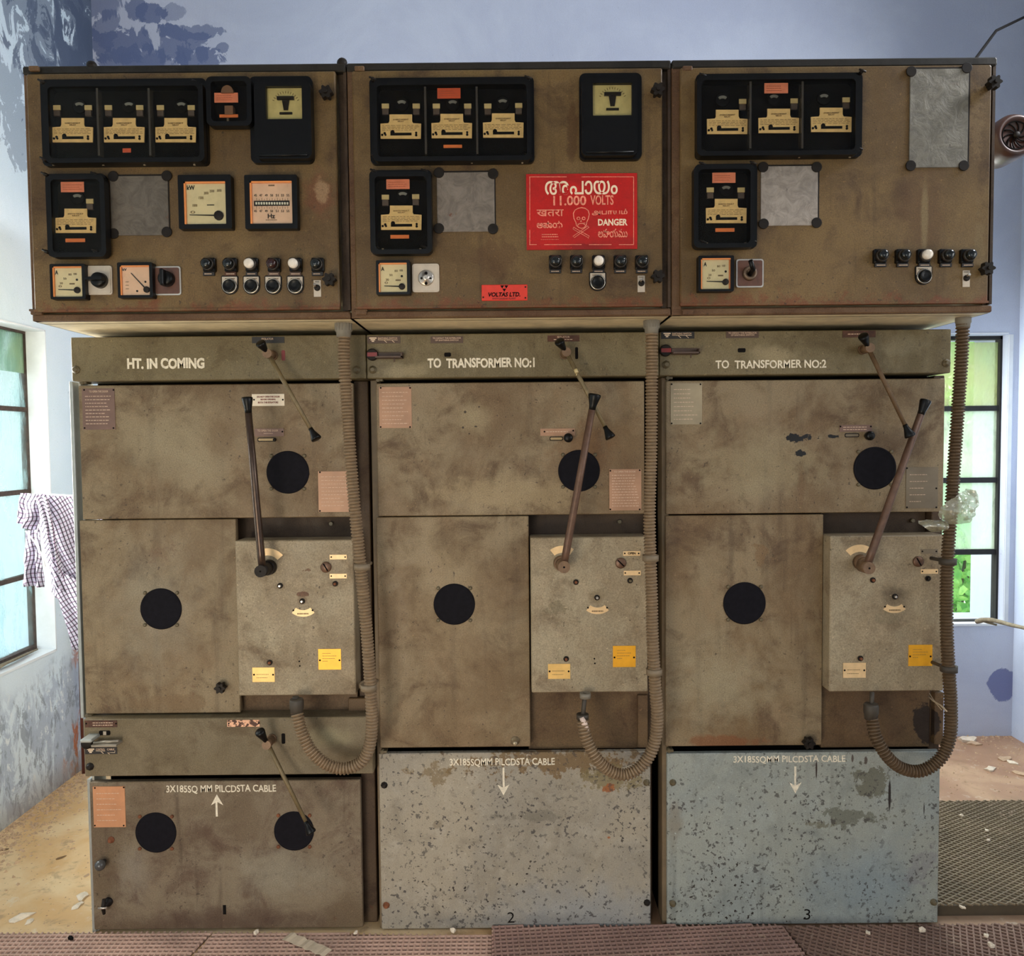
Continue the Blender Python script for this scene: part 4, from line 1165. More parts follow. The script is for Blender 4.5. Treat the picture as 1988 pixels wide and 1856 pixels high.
# --- cabinet C
relay(C, (1351, 142, 1674, 306), (1368, 158, 1656, 286), ((1412, 213), (1512, 211), (1614, 209)), OC, Y, 'wide three element relay case with one salmon label',
      ((1484, 161, 1530, 181, PINK),), ((1442, 198), (1542, 197), (1643, 195)), ((1403, 193), (1503, 191), (1600, 190)), (1473, 1552, 1650), ((1356, 146), (1674, 138), (1357, 299), (1668, 294)), (1457, 1558))
relay(C, (1349, 318, 1470, 482), (1362, 332, 1452, 466), ((1410, 386),), EF, Y, 'single relay case with orange pink label, right door',
      ((1383, 335, 1428, 355, PINK), (1389, 443, 1426, 450, ORANGE)), ((1379, 370), (1439, 370)), ((1410, 368),), (1373, 1447), ((1355, 317), (1463, 316), (1357, 474), (1463, 472)))
blank(C, (1477, 322, 1588, 438), Y, G3, ((1482, 324), (1586, 324), (1483, 434), (1586, 432)), 'square bright crinkled blanking sheet')
blank(C, (1766, 133, 1880, 325), Y, galv('tall_blanking_sheet', S(112, 106, 94), .3), ((1770, 138), (1878, 131), (1769, 321), (1872, 321)), 'tall grey blanking sheet')


# ---------------------------------------------------------------- lower switchgear units
ULAB = ['left switchgear unit lettered HT. IN COMING, standing on the floor',
        'middle switchgear unit lettered TO TRANSFORMER NO:1 with speckled pale bottom panel',
        'right switchgear unit lettered TO TRANSFORMER NO:2 with blue grey bottom panel']
SIDE = plain('pale_side_sheet', S(186, 182, 168), .4, .2, .2, 9)
FLOORZ = 0.0
UN = []
zd1, zd0 = P(995, 742, YD).z, P(995, 1000.5, YD).z
MR = .15      # recess depth plane
for i in range(3):
    x0, x1 = XA[i] + .0012, XA[i + 1] - .0012
    U = root('switchgear_unit', ((x0 + x1) / 2, .5, 0), ULAB[i], 'switchgear', 'high voltage switchgear units in one row')
    UN.append(U)
    ins = .016
    cc = MB()
    cc.box(x0 + ins, x1 - ins * .5, .105, .98, 0, zHt - .006); cc.box(x0 + ins, x1 - ins * .5, .105, .70, zHt - .006, zBb - .004)
    cc.build('carcass', GAP, U)
    mb = MB()
    if i == 0: mb.box(x0 + ins - .002, x0 + ins, .106, .98, 0, zHt - .006)
    if i == 2: mb.box(x1 - ins * .5, x1 - ins * .5 + .002, .106, .98, 0, zHt - .006)
    mb.box(x0 + ins, x1 - ins * .5, .98, .984, 0, zHt - .006)
    mb.build('bounce_sheet', SIDE, U)  # unseen pale sheets, added to bounce window light onto the left wall
    # header panel
    MB().box(x0, x1, YH, .10, zHb, zHt, .002).build('header_panel', PHEAD, U)
    # front frame posts and cross members
    lx = (P(150, 1000, .05).x, P(714, 1000, .05).x, P(1284, 1000, .05).x)[i]
    l2 = (P(160, 1000, .05).x, P(733, 1000, .05).x, P(1293, 1000, .05).x)[i]
    rx = (P(690, 1000, .06).x, P(1257, 1000, .06).x, P(1834, 1000, .06).x)[i]
    lx = max(lx, x0 + .001); fr = MB()
    fr.box(lx, l2 + .006, .042, .105, 0, zHb - .001, .002)
    fr.build('frame_post', SIDE if i == 0 else plain('worn_brown_post', S(116, 98, 74), .6, 0, .25, 10), U)
    fr = MB(); fr.box(rx, x1 - ins * .5, .07, .105, 0, zHb - .001, .002); fr.build('frame_post', PFRAME, U)
A_, B_, C_ = UN


def door(U, rect, mat, name='door', label=None, Y=YD, th=.018, bev=.002):
    return slab(name, rect, Y, th, mat, U, bev, label)


# upper doors
door(A_, (156, 746, 687, 1006), PDOOR, 'upper_door'); door(B_, (732, 742, 1251, 1000), PDOOR, 'upper_door'); door(C_, (1293, 737, 1833, 996), PDOOR, 'upper_door')
# lower left doors
door(A_, (160, 1009, 462, 1385), PDOOR, 'lower_door'); door(B_, (734, 1003, 1028, 1451), PDOOR, 'lower_door'); door(C_, (1292, 1000, 1597, 1448), PDOOR, 'lower_door')
# recess back sheets
for (U, r, r2) in ((A_, (462, 1003, 694, 1100), (462, 1320, 694, 1388)), (B_, (1026, 998, 1258, 1100), (1026, 1310, 1258, 1453)), (C_, (1594, 995, 1834, 1100), (1594, 1300, 1834, 1450))):
    lim = XA[1 + (A_, B_, C_).index(U)] - .012
    x0, x1, z0, z1 = R(*r, .10); x1 = min(x1, lim); MB().box(x0, x1, .10, .104, z0, z1).build('recess_sheet', PCHAN, U)  # upper sheet coloured darker to carry the shade of the recess
    x0, x1, z0, z1 = R(*r2, .062); x1 = min(x1, lim); MB().box(x0, x1, .062, .104, z0, z1).build('recess_sheet', PRECESS, U)
for (U, r) in ((A_, (676, 1356, 712, 1386)), (B_, (1238, 1350, 1258, 1452)), (C_, (1815, 1345, 1832, 1446))):
    slab('recess_edge', r, .05, .03, PRECESS, U, .002)
slab('recess_sill', (470, 1352, 678, 1384), .07, .012, PRECESS, A_, .002)
# bottom parts
q_ = R(163, 1394, 719, 1505, YH); MB().box(q_[0], XA[1] - .0012, YH, .10, q_[2], q_[3], .002).build('middle_bar', PBAR, A_)
door(A_, (178, 1516, 702, 1803), PLOWA, 'bottom_door'); door(B_, (738, 1461, 1263, 1802), PLOWB, 'bottom_panel', Y=.03); door(C_, (1295, 1461, 1823, 1794), PLOWC, 'bottom_panel', Y=.03)
mb = MB(); q = P(176, 1517, .02); r_ = P(176, 1800, .02)
mb.box(P(174, 1650, .035).x, P(181, 1650, .035).x, .034, .10, 0, q.z, .001); mb.build('corner_angle', plain('pale_edge_angle', S(170, 172, 166), .35, .4, .1), A_)
mb = MB(); mb.box(P(149, 1060, .04).x, P(155, 1060, .04).x, .030, .10, P(150, 1392, .04).z, P(150, 741, .04).z, .001); mb.build('corner_angle', plain('pale_edge_angle', None), A_)
for (U, px, py) in ((A_, 160, 743), (B_, 734, 738), (C_, 1296, 734), (A_, 170, 1389), (B_, 742, 1459), (C_, 1298, 1457)):
    q = P(px, py, .028); MB().cyl((q.x, .05, q.z), (q.x, .022, q.z), .005, seg=10).box(q.x + .003, q.x + .013, .024, .05, q.z - .003, q.z + .003).build('hinge_pin', BOLT, U)

# viewing ports
for (U, px, py, r) in ((A_, 559, 917, 40), (A_, 313, 1182, 39), (B_, 1124, 914, 39), (B_, 882, 1173, 39), (C_, 1698, 909, 40), (C_, 1445, 1171, 40), (A_, 303, 1616, 39), (A_, 571, 1613, 38)):
    c = P(px, py, YD); k = (YD - CAM.y) / F
    v = MB().lathe(c, [((r + 1.5) * k, 0), ((r + 1.5) * k, -.0018), ((r - 1) * k, -.0026), ((r - 3) * k, -.0012)], 48).build('viewing_port', PORT, U)
    o_ = r * .80
    for (sx, sy) in ((-1, -1), (1, -1), (-1, 1), (1, 1)):
        q = P(px + sx * o_, py + sy * o_, YD); MB().lathe(q, [(3.6 * k, 0), (3.6 * k, -.003), (2.4 * k, -.005), (1 * k, -.005)], 10).build('screw', BOLT if py < 1500 else BOLTRUST, v)

# header lettering and header furniture
text('HT. IN COMING', 'painted_lettering', (247, 695, 397, 716), YH, PAINTWHITE, A_, .045, wob=.03)
text('TO  TRANSFORMER NO:1', 'painted_lettering', (830, 695, 1038, 714), YH, PAINTWHITE, B_, .035, wob=.03)
text('TO  TRANSFORMER NO:2', 'painted_lettering', (1389, 699, 1604, 715), YH, PAINTWHITE, C_, .02, wob=.03)
for (U, px, py) in ((A_, 148, 718), (A_, 692, 718), (B_, 724, 718), (C_, 1293, 708), (C_, 1837, 705)): bolt(U, px, py, YH, 7)
bolt(A_, 175, 1488, YH, 7, DARK)


def nameplate(U, rect, Y, mat, label=None, rows=2, ink=None, txt=None, trect=None, pts=None, fill=.8, th=.0016, seed=1, thick=.3):
    p_ = slab('nameplate', rect, Y - th, th, mat, U, 0, label)
    x0, y0, x1, y1 = rect
    if txt:
        for (s_, tr) in txt: text(s_, 'lettering', tr, Y - th, ink or ENGRAVE, p_, .01)
    if rows: lines('engraved_lines', trect or (x0 + 5, y0 + (y1 - y0) * .12, x1 - 5, y1 - (y1 - y0) * .1), Y - th, ink or ENGRAVE, p_, rows, fill, thick, seed)
    if pts: screws(p_, Y - th, pts, 1.7, INK, th=.0008)
    return p_


def earth_mark(p_, px, py, Y):
    mb = MB()
    for (w_, dy) in ((7, -2.6), (4.6, .6), (2.4, 3.6)):
        x0, x1, z0, z1 = R(px - w_, py + dy - 1, px + w_, py + dy + 1, Y); mb.box(x0, x1, Y - .0006, Y, z0, z1)
    mb.build('earth_symbol', SIGNWHITE, p_)


nameplate(A_, (489, 654, 552, 666), YH, BLACKPLATE, 'black nameplate half hidden by the lever', 0, None, (('ISOLATOR', (508, 656, 531, 660)),))
for (U, x, y, m_) in ((B_, 713, 653, BROWNNAME), (C_, 1284, 644, BLACKPLATE)):
    p_ = nameplate(U, (x, y, x + 64, y + 13.5), YH, m_, 'dark nameplate with earth symbol', 0, None, (('EARTHING SWITCH', (x + 21, y + 2, x + 58, y + 5.5)),))
    earth_mark(p_, x + 11, y + 6, YH - .0016)
    mb = MB(); k = (YH - CAM.y) / F
    for a in (33, 48): mb.tube([P(x + a, y + 8, YH - .002), P(x + a + 5, y + 12, YH - .002)], .5 * k, 4)
    mb.tube([P(x + 21, y + 7, YH - .002), P(x + 59, y + 7, YH - .002)], .5 * k, 4)
    mb.build('switch_symbol', SIGNWHITE, p_)
for (U, x, y) in ((B_, 836, 653), (C_, 1410, 643)):
    nameplate(U, (x, y, x + 63, y + 13), YH, BROWNNAME, 'brown nameplate about the interlock', 0, None, (('TO DEFEAT THE INTERLOCK', (x + 4, y + 1.8, x + 59, y + 5)), ('OF EARTHING SWITCH', (x + 9, y + 6, x + 54, y + 9))))
nameplate(B_, (1063, 651, 1125, 663), YH, RUSTYNAME, 'rusty brown nameplate behind the short lever', 1, None, (('ISOLATOR', (1082, 652.5, 1106, 656)),), (1075, 657, 1118, 661))
nameplate(C_, (1636, 642, 1700, 655), YH, RUSTYNAME, 'rusted nameplate behind the short lever', 1, None, None, (1646, 646, 1690, 651))


def slot(U, px, py, w_, h_, Y, mat=None, nm='slot_hole'):
    x0, x1, z0, z1 = R(px - w_ / 2, py - h_ / 2, px + w_ / 2, py + h_ / 2, Y - .001)
    return MB().prism(rrect(x0, x1, z0, z1, min(x1 - x0, z1 - z0) * .3, 3), Y - .001, Y + .001).build(nm, mat or INK, U)


slot(A_, 550, 690, 7, 20, YH, REDMARK); slot(B_, 1119.5, 685.5, 5.5, 23, YH); slot(C_, 1699, 686, 1, 1, YH)
slot(B_, 869, 688.5, 13, 8, YH); slot(C_, 1440, 680, 15, 8, YH)
slot(A_, 550, 1434, 7, 20, YH); slot(A_, 203, 1423, 22, 9, YH)
# earthing switch rotary shafts with flag bars
for (U, x, y) in ((B_, 722, 688), (C_, 1293, 680)):
    d_ = disc('rotary_shaft', x, y, YH - .012, 11.5, .012, DARK, U, 'dark shaft end with a red bar')
    slab('red_bar', (x - 9, y - 4, x + 10, y + 4), YH - .0135, .0015, REDMARK, d_)
    x0, x1, z0, z1 = R(x + 10, y - 4, x + 61, y + 9, YH)
    mb = MB().box(x0, x1, YH - .030, YH, z0 + .001, z0 + .005, .001); mb.box(x0, x1, YH - .004, YH, z0, z1, .001); mb.box(x1 - .003, x1, YH - .030, YH, z0, z1 - .004)
    mb.cyl((x1 - .022, YH - .018, z0 + .004), (x1 - .022, YH - .018, z0 - .010), .002, seg=6)
    mb.build('padlock_bracket', BROWNNAME, U)


# operating levers
def cone_knob(mb, a, b, r0, r1):
    """flared bakelite knob from a (narrow) to b (broad)"""
    a, b = Vector(a), Vector(b); d = b - a
    prof = [(0, r0), (.25, r0 * 1.05), (.6, (r0 + r1) * .52), (.9, r1), (1.0, r1 * .95), (1.04, r1 * .6), (1.05, r1 * .1)]
    mb.tube([a + d * t for t, _ in prof], [r for _, r in prof], 14)


def short_lever(U, base, front, top, end, rodmat, label, Y=YH, ystart=-.055):
    k = (Y - CAM.y) / F
    pb, pf = P(base[0], base[1], Y), P(front[0], front[1], Y + ystart)
    sh = MB().cyl((pb.x, Y, pb.z), (pb.x, Y - .008, pb.z), 9.8 * k); sh.cyl((pb.x, Y - .006, pb.z), (pf.x, Y + ystart, pf.z), 8.6 * k)
    L = sh.build('operating_lever', HUB, U, label)
    e = P(end[0], end[1], Y + ystart - .035)
    s_ = Vector((pf.x, Y + ystart + .012, pf.z)); d = (e - s_); n_ = d.normalized()
    MB().tube([s_, s_ + d * .3, e - n_ * .02], [4.3 * k, 4.2 * k, 3.6 * k], 12).build('lever_rod', rodmat, L)
    mb = MB(); cone_knob(mb, e - n_ * .026, e + n_ * .008, 4.4 * k, 10 * k); mb.build('lever_knob', BLACK, L)
    t_ = P(top[0], top[1], Y + ystart - .01)
    mb = MB(); dd = t_ - s_; cone_knob(mb, s_ + dd * .15, t_ + dd * .15, 4.6 * k, 9.6 * k); mb.build('counter_knob', BLACK, L)
    return L


short_lever(A_, (530, 690), (518, 686), (507, 668), (612, 848), RODOLIVE, 'short olive lever on the header')
short_lever(B_, (1096, 688), (1100, 683), (1087, 665), (1183, 845), RODOLIVE, 'short olive lever wrapped with a thread')
short_lever(C_, (1675, 679), (1690, 675), (1677, 655), (1765, 842), plain('rusty_olive_rod', S(100, 76, 50), .6, .2, .3), 'short rusty lever ending behind the long lever')
short_lever(A_, (528, 1434), (517, 1447), (506, 1423), (602, 1612), RODOLIVE, 'short olive lever on the middle bar')
# knotted thread round the middle short lever
q0, q1 = P(1117, 717, -.064), P(1120, 724, -.066)
MB().tube([q0, q1], .0052, 8).tube([q1, q1 + Vector((-.002, -.006, -.006))], .0016, 5).build('thread_knot', TAGC, B_)


def long_lever(U, base, front, top, mat, label, lean, kr=13):
    Y = -.015; k = (Y - CAM.y) / F
    pb, pf = P(base[0], base[1], Y), P(front[0], front[1], Y - .075)
    mb = MB().cyl((pb.x, Y, pb.z), (pb.x, Y - .022, pb.z), 15 * k, 14 * k, 24)
    mb.box(min(pb.x, pf.x), max(pb.x, pf.x), Y - .05, Y - .02, min(pb.z, pf.z) - .004, max(pb.z, pf.z) + .004); mb.cyl((pb.x, Y - .02, pb.z), (pf.x, Y - .045, pf.z), 12 * k)
    mb.cyl((pf.x, Y - .035, pf.z), (pf.x, Y - .078, pf.z), 12 * k, 11.4 * k, 24)
    L = mb.build('operating_lever', DARK if mat is RODDARK else HUB, U, label)
    mb = MB().cyl((pf.x, Y - .078, pf.z), (pf.x, Y - .0785, pf.z), 2.0 * k, seg=10); mb.build('centre_pin', INK, L)
    t_ = P(top[0], top[1], Y - .075 - lean); s_ = Vector((pf.x, Y - .06, pf.z)); d = t_ - s_; n_ = d.normalized()
    MB().tube([s_, s_ + d * .1, s_ + d * .5, t_ - n_ * .03], [7 * k, 7.4 * k, 6.8 * k, 6.4 * k], 14).build('lever_rod', mat, L)
    mb = MB(); cone_knob(mb, t_ - n_ * .034, t_ + n_ * .006, 6.4 * k, kr * .85 * k); mb.build('lever_knob', BLACK, L)
    return L


long_lever(A_, (523, 1101), (506, 1109), (480, 776), RODDARK, 'long dark polished lever', .02, 12)
L = long_lever(B_, (1089, 1093), (1095, 1101), (1154, 770), RODRUST, 'long rust brown lever crossing the black port', .03, 14)
long_lever(C_, (1670, 1091), (1687, 1103), (1796, 781), RODRUST, 'long rust brown lever leaning to the right', -.015, 12)

# plates on the doors
nameplate(A_, (160, 754, 223, 834), YD, PINKPLATE, 'purplish pink instruction plate at the door corner', 9, None, (('TO OPEN THE DOOR', (173, 758, 210, 762)),), (166, 766, 216, 826), ((163, 757), (220, 757), (164, 831), (220, 831)), .7, seed=2, thick=.18)
nameplate(A_, (489, 765, 552, 788), YD, plain('ivory_plate', S(232, 216, 190), .5, 0, .06), 'white plate with red words', 0, plain('dark_red_ink', S(120, 26, 16), .6),
          (('DO NOT OPEN THE DOOR', (499, 768.5, 543, 772)), ('BEFORE OPENING', (506, 774, 535, 777)), ('BOTH THE ISOLATORS', (501, 779.5, 540, 783))), None, ((493, 776), (549, 776)))
nameplate(A_, (494, 832, 551, 847), YD, PINKPLATE, None, 1, None, (('TO OPEN THE DOOR', (500, 834, 540, 838)),), (512, 840, 530, 843), ((548, 838),), 1)
nameplate(A_, (618, 915, 682, 994), YD, PINKPLATE2, 'copper pink instruction plate beside the conduit', 9, None, None, (624, 922, 676, 985), ((621, 917), (621, 992), (679, 992)), .7, seed=5, thick=.14)
nameplate(B_, (736, 751, 799, 831), YD, PINKPLATE2, 'pink instruction plate at the door corner', 9, None, None, (742, 758, 792, 826), ((739, 753), (796, 753), (739, 829), (796, 829)), .7, seed=6, thick=.16)
nameplate(B_, (1183, 911, 1245, 991), YD, PINKPLATE2, 'scratched pink instruction plate', 12, None, (('TO OPEN THE DOOR', (1192, 914, 1234, 917.5)),), (1188, 920, 1240, 985), ((1185, 914), (1242, 913), (1185, 989), (1242, 989)), .8, seed=7, thick=.2)
nameplate(B_, (1049, 832, 1116, 846), YD, PINKPLATE2, 'narrow pinkish plate', 1, None, None, (1060, 836, 1106, 840), ((1057, 838), (1113, 836)), .9)
nameplate(C_, (1302, 744, 1363, 824), YD, PALEPLATE2, 'bright silvered instruction plate', 8, None, None, (1308, 752, 1356, 818), ((1304, 746), (1360, 746), (1304, 822), (1360, 822)), .6, seed=8, thick=.14)
nameplate(C_, (1759, 907, 1821, 987), YD, GREYPLATE, 'dull olive grey plate', 5, None, None, (1766, 915, 1812, 980), ((1761, 909), (1818, 948), (1761, 985), (1818, 985)), .4, seed=9, thick=.08)
nameplate(C_, (1630, 825, 1693, 838), YD, PINKPLATE, 'narrow faded plate', 2, None, None, (1637, 827, 1686, 836), ((1632, 828), (1691, 828)), .9)
nameplate(A_, (181, 1527, 243, 1606), YD, COPPERPLATE, 'bright copper coloured instruction plate', 6, None, None, (188, 1535, 236, 1598), ((184, 1530), (240, 1529), (184, 1603), (240, 1603)), .6, seed=10, thick=.1)
nameplate(A_, (165, 1399, 227, 1412), YH, RUSTYNAME, 'brown rusty nameplate', 2, None, None, (180, 1401, 222, 1410), ((167, 1405), (225, 1405)), .9)
p_ = nameplate(A_, (165, 1451, 227, 1464), YH, BLACKPLATE, 'black nameplate with earth symbol', 0, None, (('CONTROL', (186, 1453, 204, 1456.5)), ('CABLE', (208, 1453, 222, 1456.5)))); earth_mark(p_, 176, 1457, YH - .0016)
mb = MB(); k = (YH - CAM.y) / F
mb.tube([P(186, 1458, -.002), P(204, 1458, -.002)], .5 * k, 4).tube([P(196, 1459, -.002), P(201, 1463, -.002)], .6 * k, 4).tube([P(223, 1457, -.002), P(223, 1461, -.002), P(208, 1461, -.002), P(213, 1464, -.002)], .6 * k, 4)
mb.build('switch_symbol', SIGNWHITE, p_)
# blotched plate near the lower short lever
pk = NT('blotched_pink_plate'); n_ = pk.noise(pk.pos(), 60, 5, .7); pk.col(pk.mix(pk.ramp(n_, .49, .53), S(232, 176, 140), S(78, 44, 30))); pk.b.inputs['Roughness'].default_value = .6
nameplate(A_, (441, 1398, 504, 1411), YH, pk.mat, 'peeling pink and brown nameplate', 0, None, None, None, ((444, 1405), (502, 1404)))

# interlock slots and knobs on the upper doors
for (U, x, y, w_) in ((A_, 518, 853.5, 36), (B_, 1080, 851.5, 26), (C_, 1654, 845, 28)):
    q = slot(U, x, y, w_, 8, YD, DARK, 'slot_rim'); x0, x1, z0, z1 = R(x - w_ / 2 + 1.5, y - 2.3, x + w_ / 2 - 1.5, y + 2.3, YD - .0015)
    MB().prism(rrect(x0, x1, z0, z1, (z1 - z0) * .45, 4), YD - .0018, YD - .001).build('slot_inside', plain('pale_slot_bar', S(176, 150, 104), .5) if U is not C_ else GREYPLATE, q)
for (U, x, y, r) in ((B_, 1102, 850, 9), (C_, 1681, 846, 9)):
    q = P(x, y, YD); MB().lathe(q, [(4 * k, 0), (4 * k, -.014), (r * k, -.018), (r * k, -.028), (r * .8 * k, -.033), (r * .2 * k, -.034)], 20).build('interlock_knob', BLACK, U)
q = P(534, 854, YD); MB().lathe(q, [(3 * k, 0), (3 * k, -.008), (2 * k, -.010)], 10).build('interlock_pin', DARK, A_)


# mechanism boxes
def mech(U, rect, yf=-.015):
    x0, x1, z0, z1 = R(*rect, yf)
    return MB().box(x0, x1, yf, .0615, z0, z1, .0025).build('mechanism_box', PMECH, U, None)


ym = -.015
MA = mech(A_, (460, 1049, 688, 1350)); MBx = mech(B_, (1031, 1043, 1257, 1344)); MC = mech(C_, (1611, 1040, 1834, 1342))
for (M_, dx) in ((MA, 0), (MBx, 0), (MC, 0)): pass


def mech_fit(M_, arc, hub, labs, dsc, scr, arc2, gold, small, dots, txt=None, greylab=False):
    arc_plate('scale_plate', hub[0], hub[1], ym - .001, 25, 39, arc[0], arc[1], .001, BRASSLABEL, M_)
    k = (ym - CAM.y) / F
    for i, (a, b) in enumerate(labs):
        p_ = slab('label_plate', (a, b, a + 33, b + 9), ym - .0012, .0012, GREYPLATE if (greylab and i == 0) else BRASSLABEL, M_)
        screws(M_, ym - .0012, ((a + 3, b + 4.5), (a + 30, b + 4.5)), 1.6, INK, th=.0006)
    if txt: text('OPEN', 'lettering', (txt[0], txt[1], txt[0] + 15, txt[1] + 4.5), ym - .0012, INK, M_, .02)
    q = P(dsc[0], dsc[1], ym); d_ = MB().lathe(q, [(10.5 * k, 0), (10.5 * k, -.004), (9 * k, -.006), (1 * k, -.006)], 24).build('slotted_screw', plain('brown_slotted_screw', S(104, 76, 58), .4, .4), M_)
    a = math.radians(dsc[2]); v = Vector((math.cos(a), 0, math.sin(a))) * 8.5 * k; c_ = q + Vector((0, -.0062, 0))
    MB().tube([c_ - v, c_ + v], 1.3 * k, 4).build('screw_slot', INK, M_)
    for (x, y, mt) in scr:
        q = P(x, y, ym); MB().lathe(q, [(5.4 * k, 0), (5.4 * k, -.003), (4.4 * k, -.004), (3.6 * k, -.002)], 14).build('shaft_collar', DARK, M_)
        MB().lathe(q, [(2.9 * k, 0), (2.9 * k, -.008), (1.8 * k, -.010)], 10).build('shaft_end', mt, M_)
    arc_plate('scale_plate', arc2[0], arc2[1] - 22, ym - .001, 23, 36, 232, 308, .001, BRASSLABEL, M_)
    lines('engraved_lines', (arc2[0] - 11, arc2[1] + 5, arc2[0] + 11, arc2[1] + 10), ym - .001, FADEDINK, M_, 1, 1, .5, 3)
    for s_ in (-1, 1): disc('plate_screw', arc2[0] + s_ * 18.5, arc2[1] + 1, ym - .002, 1.8, .001, INK, M_, seg=8)
    g_ = slab('brass_plate', gold, ym - .0014, .0014, GOLD, M_, 0, 'square golden yellow plate'); mx = (gold[1] + gold[3]) / 2
    lines('engraved_lines', (gold[0] + 8, gold[1] + 6, gold[2] - 8, gold[3] - 14), ym - .0014, FADEDINK, M_, 4, .3, .12, 4)
    screws(M_, ym - .0014, ((gold[0] + 3, mx + 2), (gold[2] - 3, mx + 2)), 1.9, INK, th=.0006)
    slab('brass_plate', small, ym - .0014, .0014, GOLDPALE if gold[0] < 1700 else BRASSLABEL, M_, 0, 'small pale gold plate'); mx = (small[1] + small[3]) / 2
    lines('engraved_lines', (small[0] + 8, small[1] + 10, small[2] - 8, small[3] - 5), ym - .0014, FADEDINK, M_, 2, .2, .12, 6)
    screws(M_, ym - .0014, ((small[0] + 3, mx), (small[2] - 3, mx)), 1.9, INK, th=.0006)
    for (a, b) in dots: disc('small_hole', a, b, ym - .0008, 1.7, .0008, INK, M_, seg=8)


mech_fit(MA, (40, 108), (520, 1103), ((640, 1077), (640, 1114)), (633, 1101, -60), ((544, 1137, SILVER), (651, 1133, BOLTRUST), (587, 1167, SILVER), (524, 1286, BOLTRUST)), (588, 1184), (618, 1260, 662, 1300), (490, 1296, 533, 1324), ((581, 1284), (582, 1293)))
mech_fit(MBx, (55, 128), (1092, 1098), ((1210, 1070), (1211, 1108)), (1205, 1093, -45), ((1118, 1130, BOLTRUST), (1223, 1127, BOLT), (1159, 1160, SILVER), (1099, 1279, BOLTRUST)), (1160, 1179), (1190, 1254, 1234, 1295), (1064, 1289, 1107, 1318), ((1154, 1279), (1155, 1288)), (1219, 1072))
mech_fit(MC, (62, 135), (1669, 1096), ((1788, 1066), (1788, 1105)), (1782, 1090, -60), ((1694, 1126, BOLTRUST), (1801, 1123, DARK), (1737, 1158, SILVER), (1670, 1278, BOLTRUST)), (1737, 1177), (1764, 1252, 1810, 1293), (1637, 1287, 1681, 1316), (), None, True)
for (U, x, y) in ((A_, 642, 1017), (B_, 1203, 1013), (C_, 1773, 1011)): disc('recess_screw', x, y, .09, 4, .01, BOLT, U)
# door latches
star_knob(A_, 433, 1331, YD, 11); star_knob(C_, 1565, 1437, YD, 12)
q = P(1000, 1438, YD); MB().lathe(q, [(9 * k, 0), (9 * k, -.004), (6 * k, -.006), (5 * k, -.02), (4.5 * k, -.024), (2 * k, -.025)], 14).build('latch_bolt', plain('bright_latch', S(176, 162, 136), .3, .7), B_)

# lettering, arrows and numbers on the bottom panels
text('3X185SQ MM PILCDSTA CABLE', 'painted_lettering', (323, 1524, 536, 1540), YD, PAINTWHITE, A_, .012, wob=.04)
text('3X185SQMM PILCDSTA CABLE', 'painted_lettering', (873, 1472, 1077, 1488), YD, PAINTWHITE, B_, .016, wob=.04)
text('3X185SQMM PILCDSTA CABLE', 'painted_lettering', (1424, 1467, 1641, 1482), YD, PAINTWHITE, C_, .012, wob=.04)


def arrow(U, px, tip, tail, s_=1):
    k = (YD - CAM.y) / F; a = P(px, tip, YD); b = P(px, tail, YD); sg_ = 1 if tip < tail else -1
    mb = MB(); w_ = 1.9 * k; L = 22 * k; hw = 12 * k
    mb.box(b.x - w_, b.x + w_, YD - .0006, YD, min(b.z, a.z - sg_ * L * .6), max(b.z, a.z - sg_ * L * .6))
    for s2 in (-1, 1):
        poly = [(a.x, a.z), (a.x + s2 * hw, a.z - sg_ * L), (a.x, a.z - sg_ * L * .68)]
        mb.prism(poly if s2 * sg_ < 0 else poly[::-1], YD - .0007, YD)
    mb.build('painted_arrow', PAINTWHITE, U)


arrow(A_, 421, 1542, 1585); arrow(B_, 977.5, 1544, 1490); arrow(C_, 1544, 1540, 1488)
text('1', 'painted_number', (433, 1757, 439, 1775), YD, INK, A_); text('2', 'painted_number', (985, 1771, 999, 1791), YD, INK, B_, -.01); text('3', 'painted_number', (1561, 1765, 1573, 1785), YD, INK, C_, -.01)
for (U, px, py, mt) in ((B_, 746, 1524, DARK), (B_, 1255, 1519, BOLT), (B_, 750, 1757, BOLTRUST), (B_, 1256, 1752, DARK), (C_, 1306, 1519, BOLT), (C_, 1306, 1754, BOLT), (C_, 1812, 1751, BOLT), (A_, 216, 1630, BOLTRUST)): bolt(U, px, py, YD, 6, mt)
# ball knob and T handle on the left bottom door
q = P(203, 1671, YD); MB().lathe(q, [(4 * k, 0), (4 * k, -.012), (9 * k, -.016), (10.5 * k, -.024), (9 * k, -.032), (5 * k, -.037), (1 * k, -.038)], 20).build('ball_knob', plain('black_white_knob', S(70, 68, 66), .25), A_)
q = P(211, 1750, YD); mb = MB().lathe(q, [(9 * k, 0), (9 * k, -.006), (5 * k, -.008), (4 * k, -.03), (2 * k, -.031)], 16)
mb.tube([q + Vector((0, -.026, -.020)), q + Vector((0, -.03, 0)), q + Vector((.001, -.026, .022))], [.004, .006, .005], 10); hT = mb.build('tee_handle', DARK, A_)
MB().tube([q + Vector((-.012, -.034, 0)), q + Vector((.012, -.034, .002))], .0028, 8).build('handle_pin', SILVER, hT)
